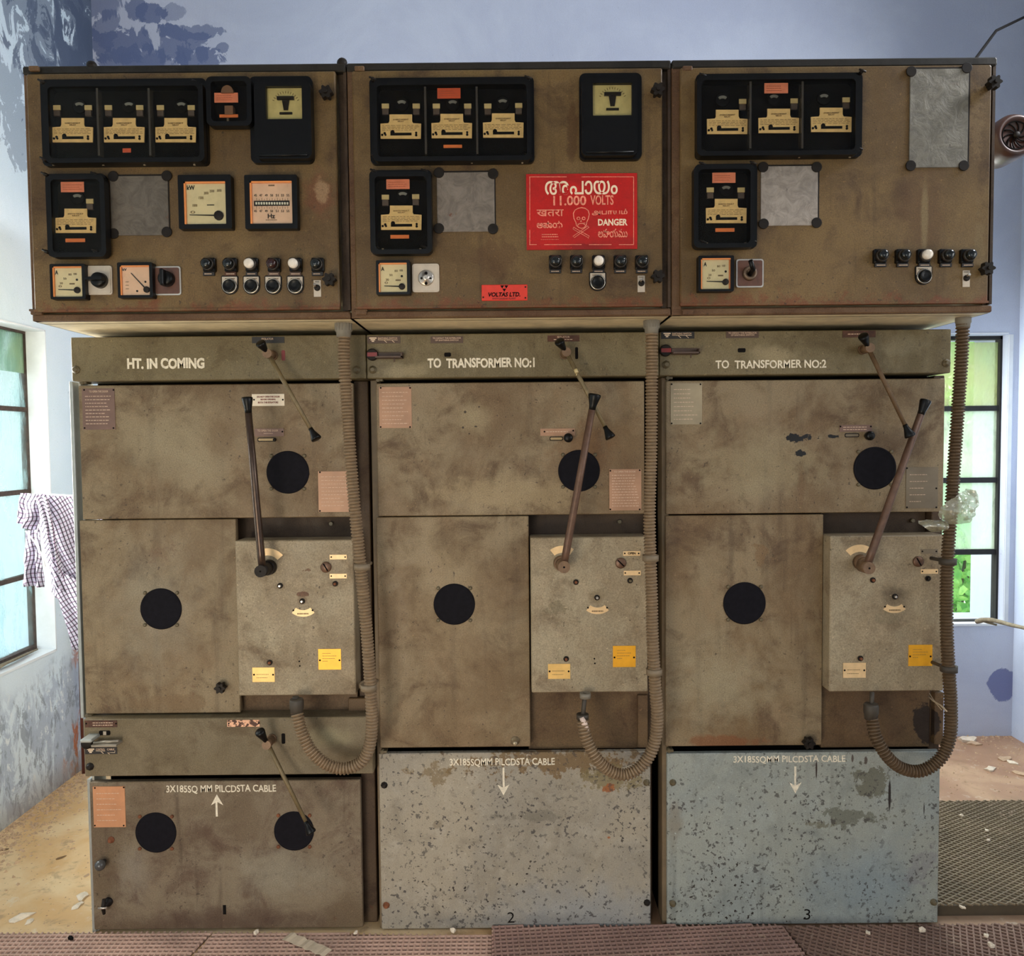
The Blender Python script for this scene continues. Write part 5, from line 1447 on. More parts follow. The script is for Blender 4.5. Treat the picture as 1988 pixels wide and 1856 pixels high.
# sliding bolt handles on the middle bar
x0, x1, z0, z1 = R(161, 1432, 183, 1441, -.03); MB().box(x0, x1, -.045, 0, z0 + .004, z1, .002).build('bar_handle', plain('pale_edge_angle', None), A_)
c_ = P(172, 1441, 0); MB().lathe(c_, [(11 * k, 0), (11 * k, -.012), (9 * k, -.014), (1 * k, -.014)], 20).build('rotary_shaft', DARK, A_)
x0, x1, z0, z1 = R(182, 1438, 231, 1448, -.02); mb = MB().box(x0, x1, -.035, 0, z0 + .002, z0 + .008, .001); mb.tube([(x0, -.02, z0 + .009), (x1, -.02, z1 - .001)], .004, 8); mb.build('bar_handle', plain('worn_bar', S(150, 140, 124), .35, .4), A_)
slab('side_washer', (200, 1420, 206, 1427), -.004, .003, SILVER, A_)


# ================================================================ flexible conduits
def catmull(pts, n):
    pts = [Vector(p) for p in pts]; out = []; P_ = [pts[0] * 2 - pts[1]] + pts + [pts[-1] * 2 - pts[-2]]
    for i in range(1, len(P_) - 2):
        a, b, c, d = P_[i - 1:i + 3]
        for j in range(n):
            t = j / n; out.append(.5 * ((2 * b) + (c - a) * t + (2 * a - 5 * b + 4 * c - d) * t * t + (3 * b - a - 3 * c + d) * t ** 3))
    out.append(pts[-1]); return out


def resample(pts, step):
    out = [pts[0].copy()]; acc = 0
    for i in range(1, len(pts)):
        a, b = pts[i - 1], pts[i]; L = (b - a).length; 
        if L == 0: continue
        while acc + L >= step:
            t = (step - acc) / L; a = a.lerp(b, t); out.append(a.copy()); L = (b - a).length; acc = 0
            if L < 1e-9: break
        acc += L
    out.append(pts[-1].copy()); return out


def hose(name, pix, mat, glmat, label, rpx=12.2, pitch=.0086, bottom=None):
    pts = [P(x, y, Y) for (x, y, Y) in pix]
    cp = resample(catmull(pts, 12), pitch / 4)
    k = (-.09 - CAM.y) / F; r = rpx * k
    rad = []
    for i in range(len(cp)):
        ph = i % 4; q = (1.03, 1.0, .74, .9)[ph]
        rad.append(r * q)
    r_ = root(name, tuple(cp[-1]), label, 'conduit', 'corrugated conduits hanging from the instrument cabinets')
    MB().tube(cp, rad, 16, smooth=False).build('corrugated_hose', mat, r_)
    return r_, cp, r


def gland(par, px, py0, py1, Y, rpx, mat, name='gland_nut', grip=False):
    k = (Y - CAM.y) / F; a, b = P(px, py0, Y), P(px, py1, Y); x = (a.x + b.x) / 2; mb = MB()
    n = 14; prof = [(a.z, rpx * .9), (a.z - (a.z - b.z) * .12, rpx), (b.z + (a.z - b.z) * .4, rpx), (b.z + (a.z - b.z) * .3, rpx * .9), (b.z, rpx * .86)]
    mb.tube([(x, Y, z) for z, _ in prof], [q * k for _, q in prof], n)
    if grip:
        for i in range(16):
            an = 2 * PI * i / 16; mb.box(x + rpx * k * math.cos(an) - .0012, x + rpx * k * math.cos(an) + .0012, Y + rpx * k * math.sin(an) - .0012, Y + rpx * k * math.sin(an) + .0012, b.z + (a.z - b.z) * .4, a.z - (a.z - b.z) * .1)
    return mb.build(name, mat, par)


hy = -.085
h1, cp, r = hose('flexible_conduit', [(668, 648, hy), (668, 700, hy), (673, 780, hy), (680, 880, hy), (688, 980, hy), (698, 1080, hy), (705, 1150, hy), (713, 1240, hy), (719, 1330, hy), (722, 1400, hy), (717, 1450, hy), (700, 1480, hy), (668, 1492, hy), (632, 1483, hy), (602, 1455, hy), (584, 1415, hy + .01), (576, 1382, hy + .02)],
                 HOSE, GLAND, 'left corrugated conduit looping under the left mechanism box')
gland(h1, 667, 624, 655, hy, 16, GLAND, grip=True); gland(h1, 576, 1357, 1385, hy + .02, 14, GLANDDARK, 'lower_gland')
q = P(574, 1352, hy + .03); MB().cyl(q, q + Vector((0, 0, -.012)), .009, seg=12).build('gland_neck', GLANDDARK, h1)
h2, cp, r = hose('flexible_conduit', [(1265, 642, hy), (1265, 760, hy), (1264, 880, hy), (1261, 990, hy), (1262, 1060, hy), (1265, 1150, hy), (1267, 1240, hy), (1272, 1330, hy), (1276, 1400, hy), (1268, 1450, hy), (1245, 1487, hy), (1212, 1504, hy), (1178, 1493, hy), (1153, 1465, hy), (1137, 1430, hy + .01), (1131, 1398, hy + .02)],
                 HOSE, GLAND, 'middle corrugated conduit whose end is taped below the box')
gland(h2, 1265, 620, 648, hy, 15, GLAND, grip=True)
q0, q1 = P(1136, 1345, hy + .04), P(1131, 1396, hy + .03)
MB().cyl(q0, q0 + Vector((0, 0, -.014)), .015, seg=14).build('gland_neck', GLAND, h2); MB().tube([q0, (q0 + q1) / 2, q1], .0062, 10).build('inner_cable', GLANDDARK, h2)
MB().tube([q1 + Vector((-.004, -.016, .010)), q1 + Vector((.002, -.02, -.004)), q1 + Vector((.010, -.02, -.02)), q1 + Vector((.014, -.02, -.032))], [.006, .009, .006, .002], 8).build('tape_end', plain('pale_pink_tape', S(214, 190, 176), .6), h2)
MB().cyl(q1 + Vector((0, 0, .014)), q1 + Vector((0, 0, .0)), .0165, seg=14).build('tape_wrap', GLANDDARK, h2)
h3, cp, r = hose('flexible_conduit', [(1869, 630, hy), (1867, 690, hy), (1861, 780, hy), (1854, 880, hy), (1848, 970, hy), (1842, 1050, hy), (1838, 1130, hy), (1838, 1220, hy), (1842, 1300, hy), (1846, 1370, hy), (1844, 1430, hy), (1826, 1472, hy), (1790, 1496, hy), (1752, 1492, hy), (1722, 1468, hy), (1700, 1430, hy + .01), (1692, 1392, hy + .02)],
                 HOSEDARK, GLAND, 'right corrugated conduit in front of the back window')
gland(h3, 1870, 612, 636, hy, 14, GLAND); gland(h3, 1691, 1366, 1396, hy + .02, 14, GLANDDARK, 'lower_gland')
q0 = P(1693, 1343, hy + .03); MB().cyl(q0, P(1692, 1372, hy + .02), .006, seg=10).build('inner_cable', GLANDDARK, h3)
# ties
for (h_, pts) in ((h1, ((703, 1100), (716, 1334))), (h2, ((1263, 1083), (1270, 1304))), (h3, ((1840, 1090), (1842, 1298)))):
    for (a, b) in pts:
        q = P(a, b, hy); MB().tube([q + Vector((0, 0, .008)), q - Vector((0, 0, .008))], [.0215, .0215], 16).tube([q, q + Vector((.012 if a < 1800 else -.012, .06, 0))], .005, 8).build('saddle_clip', plain('dusty_clip', S(122, 106, 84), .6) if h_ is not h3 else GLANDDARK, h_)
MB().lathe(P(706, 1331, 0), [(.001, .012), (.012, .01), (.014, 0), (.010, -.008), (.002, -.011)], 14).build('clip_screw', plain('dusty_clip', None), h1)

# string hanging from the lower right box
MB().tube([P(1802, 1350, -.03), P(1814, 1362, -.05), P(1830, 1372, -.08)], .0016, 5).tube([P(1806, 1352, -.03), P(1812, 1370, -.04), P(1818, 1378, -.05)], .001, 5)
s_ = MB().tube([P(1802, 1352, -.02), P(1812, 1361, -.05), P(1826, 1369, -.085), P(1838, 1381, -.11)], .0022, 6); s_.tube([P(1804, 1346, -.02), P(1816, 1364, -.05), P(1828, 1378, -.1)], .0013, 5)
tag(s_.build('string_scrap', plain('frayed_pale_string', S(170, 150, 122), .9)), 'frayed pale string hanging beside the right conduit under the right mechanism box', 'string')


# ================================================================ plastic bag caught on the right conduit
def crumple(name, outline, Y0, mat, seed, amp=.03, grid=26, thick=.0008, parent=None):
    """thin crumpled film filling a pixel outline (measured round its middle plane)"""
    from mathutils.geometry import tessellate_polygon
    pts = [P(a, b, Y0) for a, b in outline]
    xs = [p.x for p in pts]; zs_ = [p.z for p in pts]
    x0, x1, z0, z1 = min(xs), max(xs), min(zs_), max(zs_)
    bm = bmesh.new(); vs = [bm.verts.new((p.x, 0, p.z)) for p in pts]; bm.faces.new(vs)
    for i in range(1, grid):
        x = x0 + (x1 - x0) * i / grid; bmesh.ops.bisect_plane(bm, geom=bm.verts[:] + bm.edges[:] + bm.faces[:], plane_co=(x, 0, 0), plane_no=(1, 0, 0))
        z = z0 + (z1 - z0) * i / grid; bmesh.ops.bisect_plane(bm, geom=bm.verts[:] + bm.edges[:] + bm.faces[:], plane_co=(0, 0, z), plane_no=(0, 0, 1))
    cx, cz = (x0 + x1) / 2, (z0 + z1) / 2
    for v in bm.verts:
        p = Vector((v.co.x * 18, seed, v.co.z * 18)); n1 = noise.noise(p); n2 = abs(noise.noise(p * 2.7))
        e = max(0, 1 - ((v.co.x - cx) / (x1 - x0) * 1.9) ** 2 - ((v.co.z - cz) / (z1 - z0) * 1.9) ** 2)
        v.co.y = -amp * e + amp * .5 * n1 - amp * .5 * n2
    bmesh.ops.triangulate(bm, faces=bm.faces)
    mb = MB(); bm.verts.ensure_lookup_table(); bm.verts.index_update()
    F_ = [tuple(v.index for v in f.verts) for f in bm.faces]; V_ = [v.co.copy() for v in bm.verts]; bm.free()
    mb.add([(v.x, Y0 + v.y, v.z) for v in V_], F_, False)
    o = mb.build(name, mat, parent)
    md = o.modifiers.new('thickness', 'SOLIDIFY'); md.thickness = thick
    return o


fm = NT('translucent_plastic_film'); fc = S(190, 184, 156)
tr = fm.new('ShaderNodeBsdfTransparent'); tl = fm.new('ShaderNodeBsdfTranslucent'); tl.inputs[0].default_value = fc
gl = fm.new('ShaderNodeBsdfGlossy'); gl.inputs['Roughness'].default_value = .25; df = fm.new('ShaderNodeBsdfDiffuse'); df.inputs[0].default_value = fc
a1 = fm.new('ShaderNodeMixShader'); a1.inputs[0].default_value = .5; fm.link(tl.outputs[0], a1.inputs[1]); fm.link(df.outputs[0], a1.inputs[2])
a2 = fm.new('ShaderNodeMixShader'); fm.link(fm.ramp(fm.noise(fm.pos(), 30, 4, .6), .35, .65, .3, .7), a2.inputs[0]); fm.link(tr.outputs[0], a2.inputs[1]); fm.link(a1.outputs[0], a2.inputs[2])
a3 = fm.new('ShaderNodeMixShader'); a3.inputs[0].default_value = .16; fm.link(a2.outputs[0], a3.inputs[1]); fm.link(gl.outputs[0], a3.inputs[2]); fm.link(a3.outputs[0], fm.out.inputs['Surface'])
bag = root('plastic_bag', tuple(P(1838, 1015, -.12)), 'crumpled translucent plastic bag knotted round the right conduit', 'plastic bag')
crumple('bag_body', [(1822, 984), (1830, 973), (1846, 962), (1862, 954), (1880, 949), (1892, 952), (1895, 961), (1888, 980), (1878, 998), (1868, 1012), (1854, 1016), (1840, 1018), (1828, 1012), (1820, 998)], -.125, fm.mat, 3.3, .045, parent=bag)
crumple('bag_tail', [(1782, 1011), (1796, 1009), (1812, 1010), (1828, 1010), (1837, 1014), (1834, 1026), (1822, 1032), (1806, 1032), (1790, 1024), (1783, 1017)], -.122, fm.mat, 9.1, .03, parent=bag)

# ================================================================ siren, cables, twig
sr = root('siren', tuple(P(1972, 262, .2)), 'round rusty brown siren with spiral vents beside the right instrument cabinet', 'siren')
sy = .16; k = (sy - CAM.y) / F; c = P(1973, 262, sy)
SIRM = plain('rusty_brown_enamel', S(64, 36, 25), .4, .1, .3, 30)
MB().lathe(c, [(41 * k, .10), (42 * k, .05), (42 * k, .012), (38 * k, -.002), (33 * k, -.006), (29 * k, -.002), (26 * k, .006), (1 * k, .006)], 40).build('siren_body', SIRM, sr)
mb = MB()
for i in range(10):
    a0 = 2 * PI * i / 10; pts = [(c.x + q * k * math.cos(a0 + q * .035), c.y - .001 + .004, c.z + q * k * math.sin(a0 + q * .035)) for q in (5, 10, 15, 20, 25)]
    mb.tube(pts, [1.3 * k] * 5, 6)
mb.tube([(c.x + 26 * k * math.cos(a), c.y + .002, c.z + 26 * k * math.sin(a)) for a in [2 * PI * i / 30 for i in range(31)]], 1.2 * k, 6, False)
mb.build('spiral_grille', INK, sr)
MB().lathe(c + Vector((0, -.002, 0)), [(6 * k, .006), (6 * k, -.003), (3 * k, -.006), (.5 * k, -.006)], 16).build('centre_boss', DARK, sr)
MB().box(XBe[3], c.x, sy + .045, sy + .075, c.z - .015, c.z + .015, .002).build('bracket', DARK, sr)

q0 = P(1822, 108, .15); q1 = P(1903, 73, .35); q2 = PX(2030, 12, XR)
e_ = P(2016, 20, 1.0)
cb = MB().tube([Vector((q0.x - .02, .14, zBt + .003)), Vector((q0.x, .15, zBt + .005)), q0 + (e_ - q0) * .5 - Vector((0, 0, .004)), e_], .0046, 8)
tag(cb.build('overhead_cable', INK), 'thin black cable rising from the top of the right instrument cabinet to the wall', 'cable')
tw = MB(); TW = plain('dead_twig', S(128, 116, 96), .8, 0, .3, 60)
tw.tube(catmull([P(1895, 1207, 1.40), P(1915, 1203, 1.36), P(1940, 1207, 1.3), P(1962, 1213, 1.22), P(2010, 1224, 1.0)], 6), [.010, .011, .012, .012, .011, .010, .010, .010, .011, .011, .010, .010, .010, .010, .010, .009, .009, .009, .009, .009, .008, .008, .008, .008, .008], 8)
tw.tube([P(1908, 1206, 1.38), P(1922, 1210, 1.35), P(1935, 1213, 1.33)], .005, 6)
tag(tw.build('dry_stick', TW), 'dry stick lying out over the sill of the back window', 'stick')
ro = MB()
for sd in range(3):
    ro.tube(catmull([Vector((XL - .06 + .02 * sd, .55 + .05 * sd, lz0 + .014)), Vector((XL - .04 + .01 * sd, .75, lz0 + .017 + .004 * sd)), Vector((XL - .05, .9 + .03 * sd, lz0 + .014))], 5), .006 - .001 * sd, 6)
tag(ro.build('dry_stick', TW), 'dry twigs and bark lying along the sill of the left window', 'stick')

# ================================================================ shirt on a string
ck = NT('checked_shirt_cloth'); uv = ck.new('ShaderNodeUVMap').outputs[0]
sp = ck.new('ShaderNodeSeparateXYZ'); ck.link(uv, sp.inputs[0])


def stripe(v, w0):
    fr_ = ck.math('FRACT', v); return ck.ramp(ck.math('ABSOLUTE', ck.math('SUBTRACT', fr_, .5)), w0, w0 * .55)


u_, v_ = sp.outputs[0], sp.outputs[1]
base = S(200, 196, 212)
c = ck.mix(ck.math('MULTIPLY', stripe(ck.math('MULTIPLY', v_, .8), .16), .7), base, S(110, 56, 96))
c = ck.mix(ck.math('MULTIPLY', stripe(u_, .2), .9), c, S(26, 26, 42))
ck.col(c); ck.b.inputs['Roughness'].default_value = .9
tl = ck.new('ShaderNodeBsdfTranslucent'); ck.link(c, tl.inputs[0]); mx = ck.new('ShaderNodeMixShader'); mx.inputs[0].default_value = .35
ck.link(ck.b.outputs[0], mx.inputs[1]); ck.link(tl.outputs[0], mx.inputs[2]); ck.link(mx.outputs[0], ck.out.inputs['Surface'])


def cloth(name, quad, Y0, ang, seed, parent, n=26, amp=.02, pitch=.0118):
    """cloth sheet between four pixel corners (tl, tr, br, bl) with folds; pattern runs at ang degrees"""
    tl_, tr_, br_, bl_ = [P(a, b, Y0) for a, b in quad]
    V_, F_, U_ = [], [], []
    for j in range(n + 1):
        for i in range(n + 1):
            s, t = i / n, j / n
            p = (tl_ * (1 - s) + tr_ * s) * (1 - t) + (bl_ * (1 - s) + br_ * s) * t
            f_ = math.sin(s * 11 + seed + 1.4 * t) * .6 + math.sin(s * 23 + seed * 2 - 2 * t) * .25 + noise.noise(Vector((s * 3, t * 3, seed)))
            p = p + Vector((0, amp * f_ * (.35 + t), 0)); V_.append(p)
            a = math.radians(ang); x, z = p.x + .5 * (amp * f_) + .006 * math.sin(9 * t + seed), p.z + .006 * math.sin(6 * s + 2 * t + seed)
            U_.append(((x * math.cos(a) - z * math.sin(a)) / pitch, (x * math.sin(a) + z * math.cos(a)) / pitch))
    for j in range(n):
        for i in range(n): k0 = j * (n + 1) + i; F_.append((k0, k0 + 1, k0 + n + 2, k0 + n + 1))
    mb = MB(); mb.add(V_, F_, True); o = mb.build(name, ck.mat, parent)
    ul = o.data.uv_layers.new(name='UVMap')
    for lp in o.data.loops: ul.data[lp.index].uv = U_[lp.vertex_index]
    md = o.modifiers.new('thickness', 'SOLIDIFY'); md.thickness = .0012
    return o


ys = .42
sh = root('checked_shirt', tuple(P(100, 962, ys)), 'white shirt with dark and purple checks hanging on a string by the left window', 'shirt')
cloth('shirt_body', [(66, 958), (215, 966), (222, 1200), (98, 1150)], ys + .03, 28, 1.2, sh, 34, .02)
cloth('shirt_front', [(88, 962), (200, 966), (235, 1262), (112, 1130)], ys, -26, 3.0, sh, 34, .02)
cloth('shirt_tail', [(96, 1100), (200, 1150), (200, 1262), (142, 1262)], ys - .012, -34, 4.4, sh, 22, .008)
cloth('sleeve', [(41, 957), (90, 960), (76, 1035), (31, 1016)], ys - .02, 8, 5.1, sh, 20, .012)
cloth('sleeve', [(49, 1030), (78, 1028), (86, 1140), (43, 1137)], ys - .015, 2, 7.1, sh, 20, .012)
cloth('collar_flap', [(68, 964), (92, 966), (124, 1130), (104, 1080)], ys - .03, 76, 2.1, sh, 16, .008)
MB().tube([P(50, 1031, ys - .03), P(66, 1050, ys - .035), P(80, 1074, ys - .035), P(88, 1100, ys - .03)], .0022, 6).build('hem_piping', plain('white_piping', S(238, 238, 240), .8), sh)
sn = MB().tube([Vector((fx + .01, PX(66, 955, fx).y, zb[2] + .012)), P(90, 959.5, ys), P(160, 963.5, ys - .05), Vector((XA[0] + .010, .25, P(160, 966, .25).z))], .0022, 6)
tag(sn.build('clothes_string', plain('white_string', S(236, 236, 236), .8)), 'thin white string from the left window to the left switchgear unit', 'string')
# rust coloured pipe in the corner behind the left unit
q = PX(157, 1350, XL + .03)
pm = MB().tube([(q.x, q.y, PX(157, 1348, XL + .03).z), (q.x + .004, q.y, .9), (q.x - .002, q.y + .004, .4), (q.x, q.y, 0.002)], .006, 8)
tag(pm.build('earth_rod', plain('rusty_earth_rod', S(92, 44, 30), .8)), 'thin rusty rod standing against the left wall', 'rod')


# ================================================================ rubber mats on the floor
def mat_mesh(name, corners, zbase, th, pitch, ang, colr, label, lift=None, bar=.42, barh=.005, diamond=None):
    """slab with a raised lattice; corners: floor points (Vector) of a convex quad"""
    r_ = root(name, tuple(sum((Vector(c) for c in corners), Vector()) / len(corners)), label, 'floor mat', 'ribbed rubber mats round the switchgear')
    zt = zbase + th
    mb = MB(); n = len(corners)
    vs = [(c[0], c[1], zbase) for c in corners] + [(c[0], c[1], zt) for c in corners]
    fs = [tuple(range(n))[::-1], tuple(range(n, 2 * n))] + [(k_, (k_ + 1) % n, n + (k_ + 1) % n, n + k_) for k_ in range(n)]
    mb.add(vs, fs); base_ = plain(name + '_base_' + str(colr[0])[:5], tuple(v * .35 for v in colr[:3]) + (1,), .8)
    mb.build('mat_base', base_, r_)
    lt = MB()

    def clip(p0, d):
        t0, t1 = -1e9, 1e9
        for k_ in range(n):
            a, b = Vector(corners[k_][:2]), Vector(corners[(k_ + 1) % n][:2]); e = b - a; nn = Vector((-e.y, e.x))
            num = nn.dot(a - p0); den = nn.dot(d)
            if abs(den) < 1e-9:
                if num > 0: return None
                continue
            t = num / den
            if den > 0: t0 = max(t0, t)
            else: t1 = min(t1, t)
        return (t0, t1) if t1 - t0 > .004 else None
    xs = [c[0] for c in corners]; ys_ = [c[1] for c in corners]; cc_ = Vector((sum(xs) / n, sum(ys_) / n)); ext = math.hypot(max(xs) - min(xs), max(ys_) - min(ys_)) / 2
    for (an, pt, hh) in ((ang, pitch, barh), (ang + (diamond or 90), pitch, barh * .92)):
        d = Vector((math.cos(math.radians(an)), math.sin(math.radians(an)))); nr = Vector((-d.y, d.x)); m_ = int(ext / pt) + 1
        for i in range(-m_, m_ + 1):
            p0 = cc_ + nr * (i * pt); r2 = clip(p0, d)
            if not r2: continue
            a, b = p0 + d * r2[0], p0 + d * r2[1]; o = nr * pt * bar / 2; o2 = o * .55
            lt.add([(a.x - o.x, a.y - o.y, zt), (b.x - o.x, b.y - o.y, zt), (b.x + o.x, b.y + o.y, zt), (a.x + o.x, a.y + o.y, zt), (a.x - o2.x, a.y - o2.y, zt + hh), (b.x - o2.x, b.y - o2.y, zt + hh), (b.x + o2.x, b.y + o2.y, zt + hh), (a.x + o2.x, a.y + o2.y, zt + hh)],
                   [(4, 5, 6, 7), (0, 1, 5, 4), (1, 2, 6, 5), (2, 3, 7, 6), (3, 0, 4, 7)])
    t = NT(name + '_lattice'); p = t.pos(); n_ = t.noise(p, 5, 6, .65); c_ = t.mix(t.ramp(n_, .35, .65), colr, tuple(v * .72 for v in colr[:3]) + (1,))
    n2_ = t.noise(p, 40, 5, .7); c_ = t.mix(t.ramp(n2_, .55, .72, 0, .6), c_, S(186, 160, 136)); t.col(c_); t.b.inputs['Roughness'].default_value = .75
    lt.build('mat_lattice', t.mat, r_)
    return r_


yb = P(1000, 1806, YD).y
fl = lambda px, py: PF(px, py)
edge = .0255
MROSE = S(206, 168, 148)
def FX(px, y):     # floor point of depth y in the image column px
    d0 = PF(px, 1850); d1 = PF(px, 1500); t = (y - d0.y) / (d1.y - d0.y); return d0 + (d1 - d0) * t
ynear = -.75
la = PF(0, 1812); m1 = mat_mesh('rubber_mat', [Vector((-2.0, ynear, 0)), Vector((PF(383, 1856).x - .17, ynear, 0)), Vector((PF(414, 1811).x, edge - .002, 0)), Vector((-1.55, edge + .002, 0)), Vector((-2.0, edge + .002, 0))][:5], 0, .004, .0165, 0, MROSE,
              'rose brown rubber mat at the front left, left of the dark gap')
m2 = mat_mesh('rubber_mat', [Vector((PF(393, 1856).x - .155, ynear, 0)), Vector((FX(955, ynear).x, ynear, 0)), Vector((PF(955, 1805).x, edge - .03, 0)), Vector((PF(419, 1811).x, edge - .004, 0))], 0, .004, .0165, 0, MROSE,
              'rose brown rubber mat in front of the left and middle units')
m3 = mat_mesh('rubber_mat', [Vector((FX(957, ynear).x, ynear, 0)), Vector((PF(1566, 1856).x + .10, ynear, 0)), Vector((PF(1517, 1808).x, edge - .006, 0)), Vector((PF(955, 1800).x, edge + .0, 0))], 0, .012, .0165, 4, S(166, 130, 116),
              'darker brown rubber mat in front of the middle unit, lying a little higher')
m4 = mat_mesh('rubber_mat', [Vector((PF(1575, 1856).x + .10, ynear, 0)), Vector((2.2, ynear, 0)), Vector((2.2, .02, 0)), Vector((XA[3] - .02, edge, 0)), Vector((PF(1524, 1808).x, edge - .002, 0))], 0, .004, .0165, -28, S(142, 110, 94),
              'dusty dark rubber mat at the front right corner')
qa, qb = PF(1838, 1778), PF(1838, 1571)
m5 = mat_mesh('rubber_mat', [Vector((XA[3] + .02, qa.y, 0)), Vector((XR - .02, qa.y, 0)), Vector((XR - .02, qb.y, 0)), Vector((XA[3] + .02, qb.y, 0))], 0, .03, .0165, 30, S(128, 110, 84),
              'olive brown diamond patterned mat beside the right unit', barh=.004, diamond=110)


# ================================================================ debris
def flake(name, px, py, size, mat, label, cat, seed, group=None, zoff=0.0, flat=.25, elong=1.6):
    rnd = random.Random(seed); c = PF(px, py, zoff); n = 9; a0 = rnd.uniform(0, PI)
    size *= .62; mb = MB(); top = []; bot = []
    for i in range(n):
        a = 2 * PI * i / n; r_ = size * rnd.uniform(.6, 1.1); x, y = r_ * elong * math.cos(a), r_ * math.sin(a)
        X, Y_ = x * math.cos(a0) - y * math.sin(a0), x * math.sin(a0) + y * math.cos(a0); h_ = size * flat * rnd.uniform(.3, 1.6)
        top.append((c.x + X, c.y + Y_, zoff + h_)); bot.append((c.x + X * .96, c.y + Y_ * .96, zoff))
    mid = (c.x, c.y, zoff + size * flat * rnd.uniform(1.2, 2.6))
    mb.add(top + bot + [mid], [(i, (i + 1) % n, 2 * n) for i in range(n)] + [(i, n + i, n + (i + 1) % n, (i + 1) % n) for i in range(n)] + [tuple(range(n, 2 * n))[::-1]])
    o = mb.build(name, mat); tag(o, label, cat, group); return o


PLASTER = plain('fallen_white_plaster', S(222, 206, 184), .9, 0, .15, 60); PLD = plain('dusty_plaster', S(190, 160, 130), .9, 0, .2, 60); LEAF = plain('dead_leaf', S(120, 92, 60), .8)
G = 'plaster flakes on the floor right of the switchgear'
flake('plaster_flake', 1876, 1438, .05, PLASTER, 'largest heap of fallen white plaster below the back window', 'plaster flake', 1, G, 0, .35)
flake('plaster_flake', 1893, 1445, .035, PLD, 'dusty plaster flake just right of the largest heap', 'plaster flake', 2, G)
flake('plaster_flake', 1922, 1494, .035, PLASTER, 'pale flake in the middle of the floor behind the diamond mat', 'plaster flake', 3, G)
flake('plaster_flake', 1950, 1474, .035, PLD, 'long dusty flake near the right wall', 'plaster flake', 4, G, 0, .25, 2.2)
flake('plaster_flake', 1968, 1482, .028, PLASTER, 'white flake near the right wall, in front of the long dusty one', 'plaster flake', 5, G)
flake('plaster_flake', 1983, 1503, .035, PLD, 'flake cut by the right edge of the picture', 'plaster flake', 6, G)
flake('plaster_flake', 1950, 1564, .03, PLASTER, 'white flake lying against the back edge of the diamond mat', 'plaster flake', 7, G)
G2_ = 'plaster flakes on the floor left of the switchgear'
flake('plaster_flake', 40, 1783, .03, PLASTER, 'curled white flake at the lower left floor', 'plaster flake', 8, G2_, 0, .3, 2.0)
flake('plaster_flake', 58, 1790, .02, PLASTER, 'small white flake right of the curled one', 'plaster flake', 9, G2_)
flake('plaster_flake', 160, 1742, .03, PLASTER, 'ragged white flake beside the left bottom door', 'plaster flake', 10, G2_)
flake('plaster_flake', 150, 1760, .022, PLASTER, 'smaller white flake in front of the ragged one', 'plaster flake', 11, G2_)
flake('plaster_flake', 168, 1700, .012, PLD, 'little dusty flake beside the ball knob', 'plaster flake', 12, G2_)
flake('dead_leaf', 117, 1666, .014, LEAF, 'curved brown dead leaf on the sandy floor', 'leaf', 13, None, 0, .2, 2.4)
flake('dead_leaf', 8, 1650, .014, LEAF, 'small dead leaf at the left edge of the picture', 'leaf', 14, None, 0, .2, 1.8)
flake('black_scrap', 137, 1823, .013, INK, 'small black scrap on the front left mat', 'scrap', 15, None, .009, .6, 1.3)
G3_ = 'plaster crumbs on the front mats'
for i, (px, py, s_, l_) in enumerate(((497, 1812, .012, 'crumb at the foot of the left unit'), (880, 1808, .014, 'crumbled plaster at the foot of the middle unit'), (1790, 1808, .014, 'pale crumb standing at the foot of the right unit'), (1685, 1812, .010, 'small crumb on the right front mat'),
                                      (1925, 1838, .014, 'white crumb at the lower right corner'), (1915, 1818, .010, 'crumb behind the lower right one'), (690, 1812, .009, 'small crumb between the left and middle units'))):
    flake('plaster_crumb', px, py, s_, PLASTER, l_ + ', on the mats', 'plaster crumb', 30 + i, G3_, .009 if px != 1925 else .009, .7, 1.2)
G4_ = 'crumbs on the diamond mat'
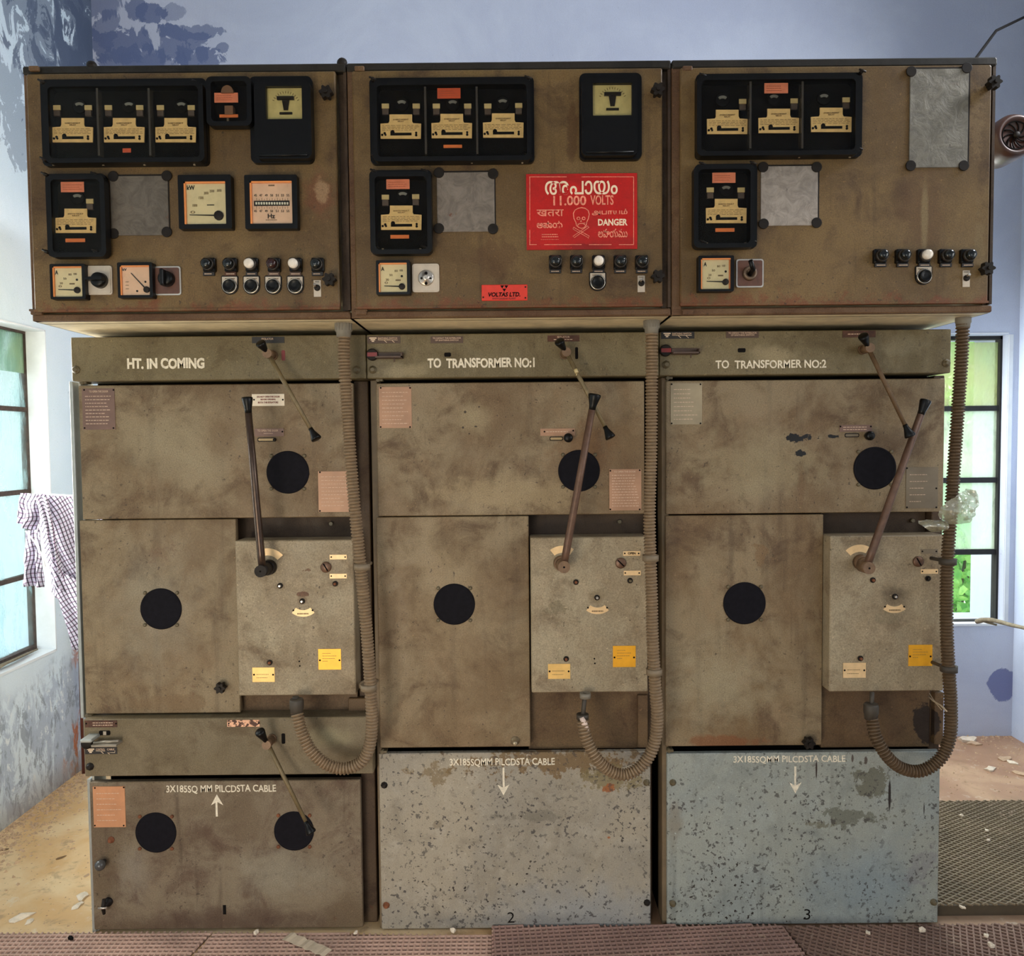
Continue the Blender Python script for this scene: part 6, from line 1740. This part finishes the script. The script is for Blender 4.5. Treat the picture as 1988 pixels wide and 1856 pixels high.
for i, (px, py) in enumerate(((1867, 1584), (1916, 1613), (1918, 1632), (1868, 1762))):
    flake('plaster_crumb', px, py, .012, PLASTER, ('crumb at the back of the diamond mat', 'crumb in the middle of the diamond mat', 'crumb just in front of the middle one on the diamond mat', 'crumb near the front edge of the diamond mat')[i], 'plaster crumb', 50 + i, G4_, .034, .5, 1.3)
# strip of tape on the middle front mat
a, b = PF(556, 1817, .011), PF(636, 1851, .011); d = (b - a).normalized(); nn = Vector((-d.y, d.x, 0)) * .017; mb = MB(); vs = []
for i in range(13):
    q = a.lerp(b, i / 12); h_ = .010 + .0035 * abs(math.sin(i * 1.3)); j = nn * (1 + .12 * math.sin(i * 2.1)); vs += [(q.x - j.x, q.y - j.y, h_), (q.x + j.x, q.y + j.y, h_ + .001)]
mb.add(vs, [(2 * i, 2 * i + 2, 2 * i + 3, 2 * i + 1) for i in range(12)])
tp = mb.build('paper_tape', plain('dusty_cream_tape', S(206, 186, 160), .7, 0, .15, 30)); md = tp.modifiers.new('thickness', 'SOLIDIFY'); md.thickness = .0008
tag(tp, 'crumpled strip of cream paper tape on the mat before the left unit', 'tape')
# grit along the walls: nobody could count it
rnd = random.Random(11)
mb = MB()


def grain_(x, y, s_, z=0.0):
    vs = [(x + s_ * rnd.uniform(.5, 1.2) * math.cos(a + rnd.random()), y + s_ * rnd.uniform(.5, 1.2) * math.sin(a + rnd.random()), z) for a in (0, 1.6, 3.1, 4.7)]
    vs.append((x, y, z + s_ * rnd.uniform(.4, 1.0))); mb.add(vs, [(0, 1, 4), (1, 2, 4), (2, 3, 4), (3, 0, 4), (3, 2, 1, 0)])


for i in range(1500):
    y = rnd.uniform(.04, YB); x = XL + abs(rnd.gauss(0, .09)) + .005; grain_(x, y, rnd.uniform(.002, .011))
for i in range(500): grain_(rnd.uniform(XL, XL + .75), rnd.uniform(0.05, YB), rnd.uniform(.001, .005))
for i in range(700): grain_(rnd.uniform(XA[3] + .02, XR - .01), rnd.uniform(.85, YB), rnd.uniform(.001, .007))
for i in range(300): grain_(rnd.uniform(XA[3] + .02, XR - .01), YB - abs(rnd.gauss(0, .03)), rnd.uniform(.002, .009))
tag(mb.build('floor_grit', PLD), 'fine plaster grit scattered on the floor along the walls', 'grit', None, 'stuff')
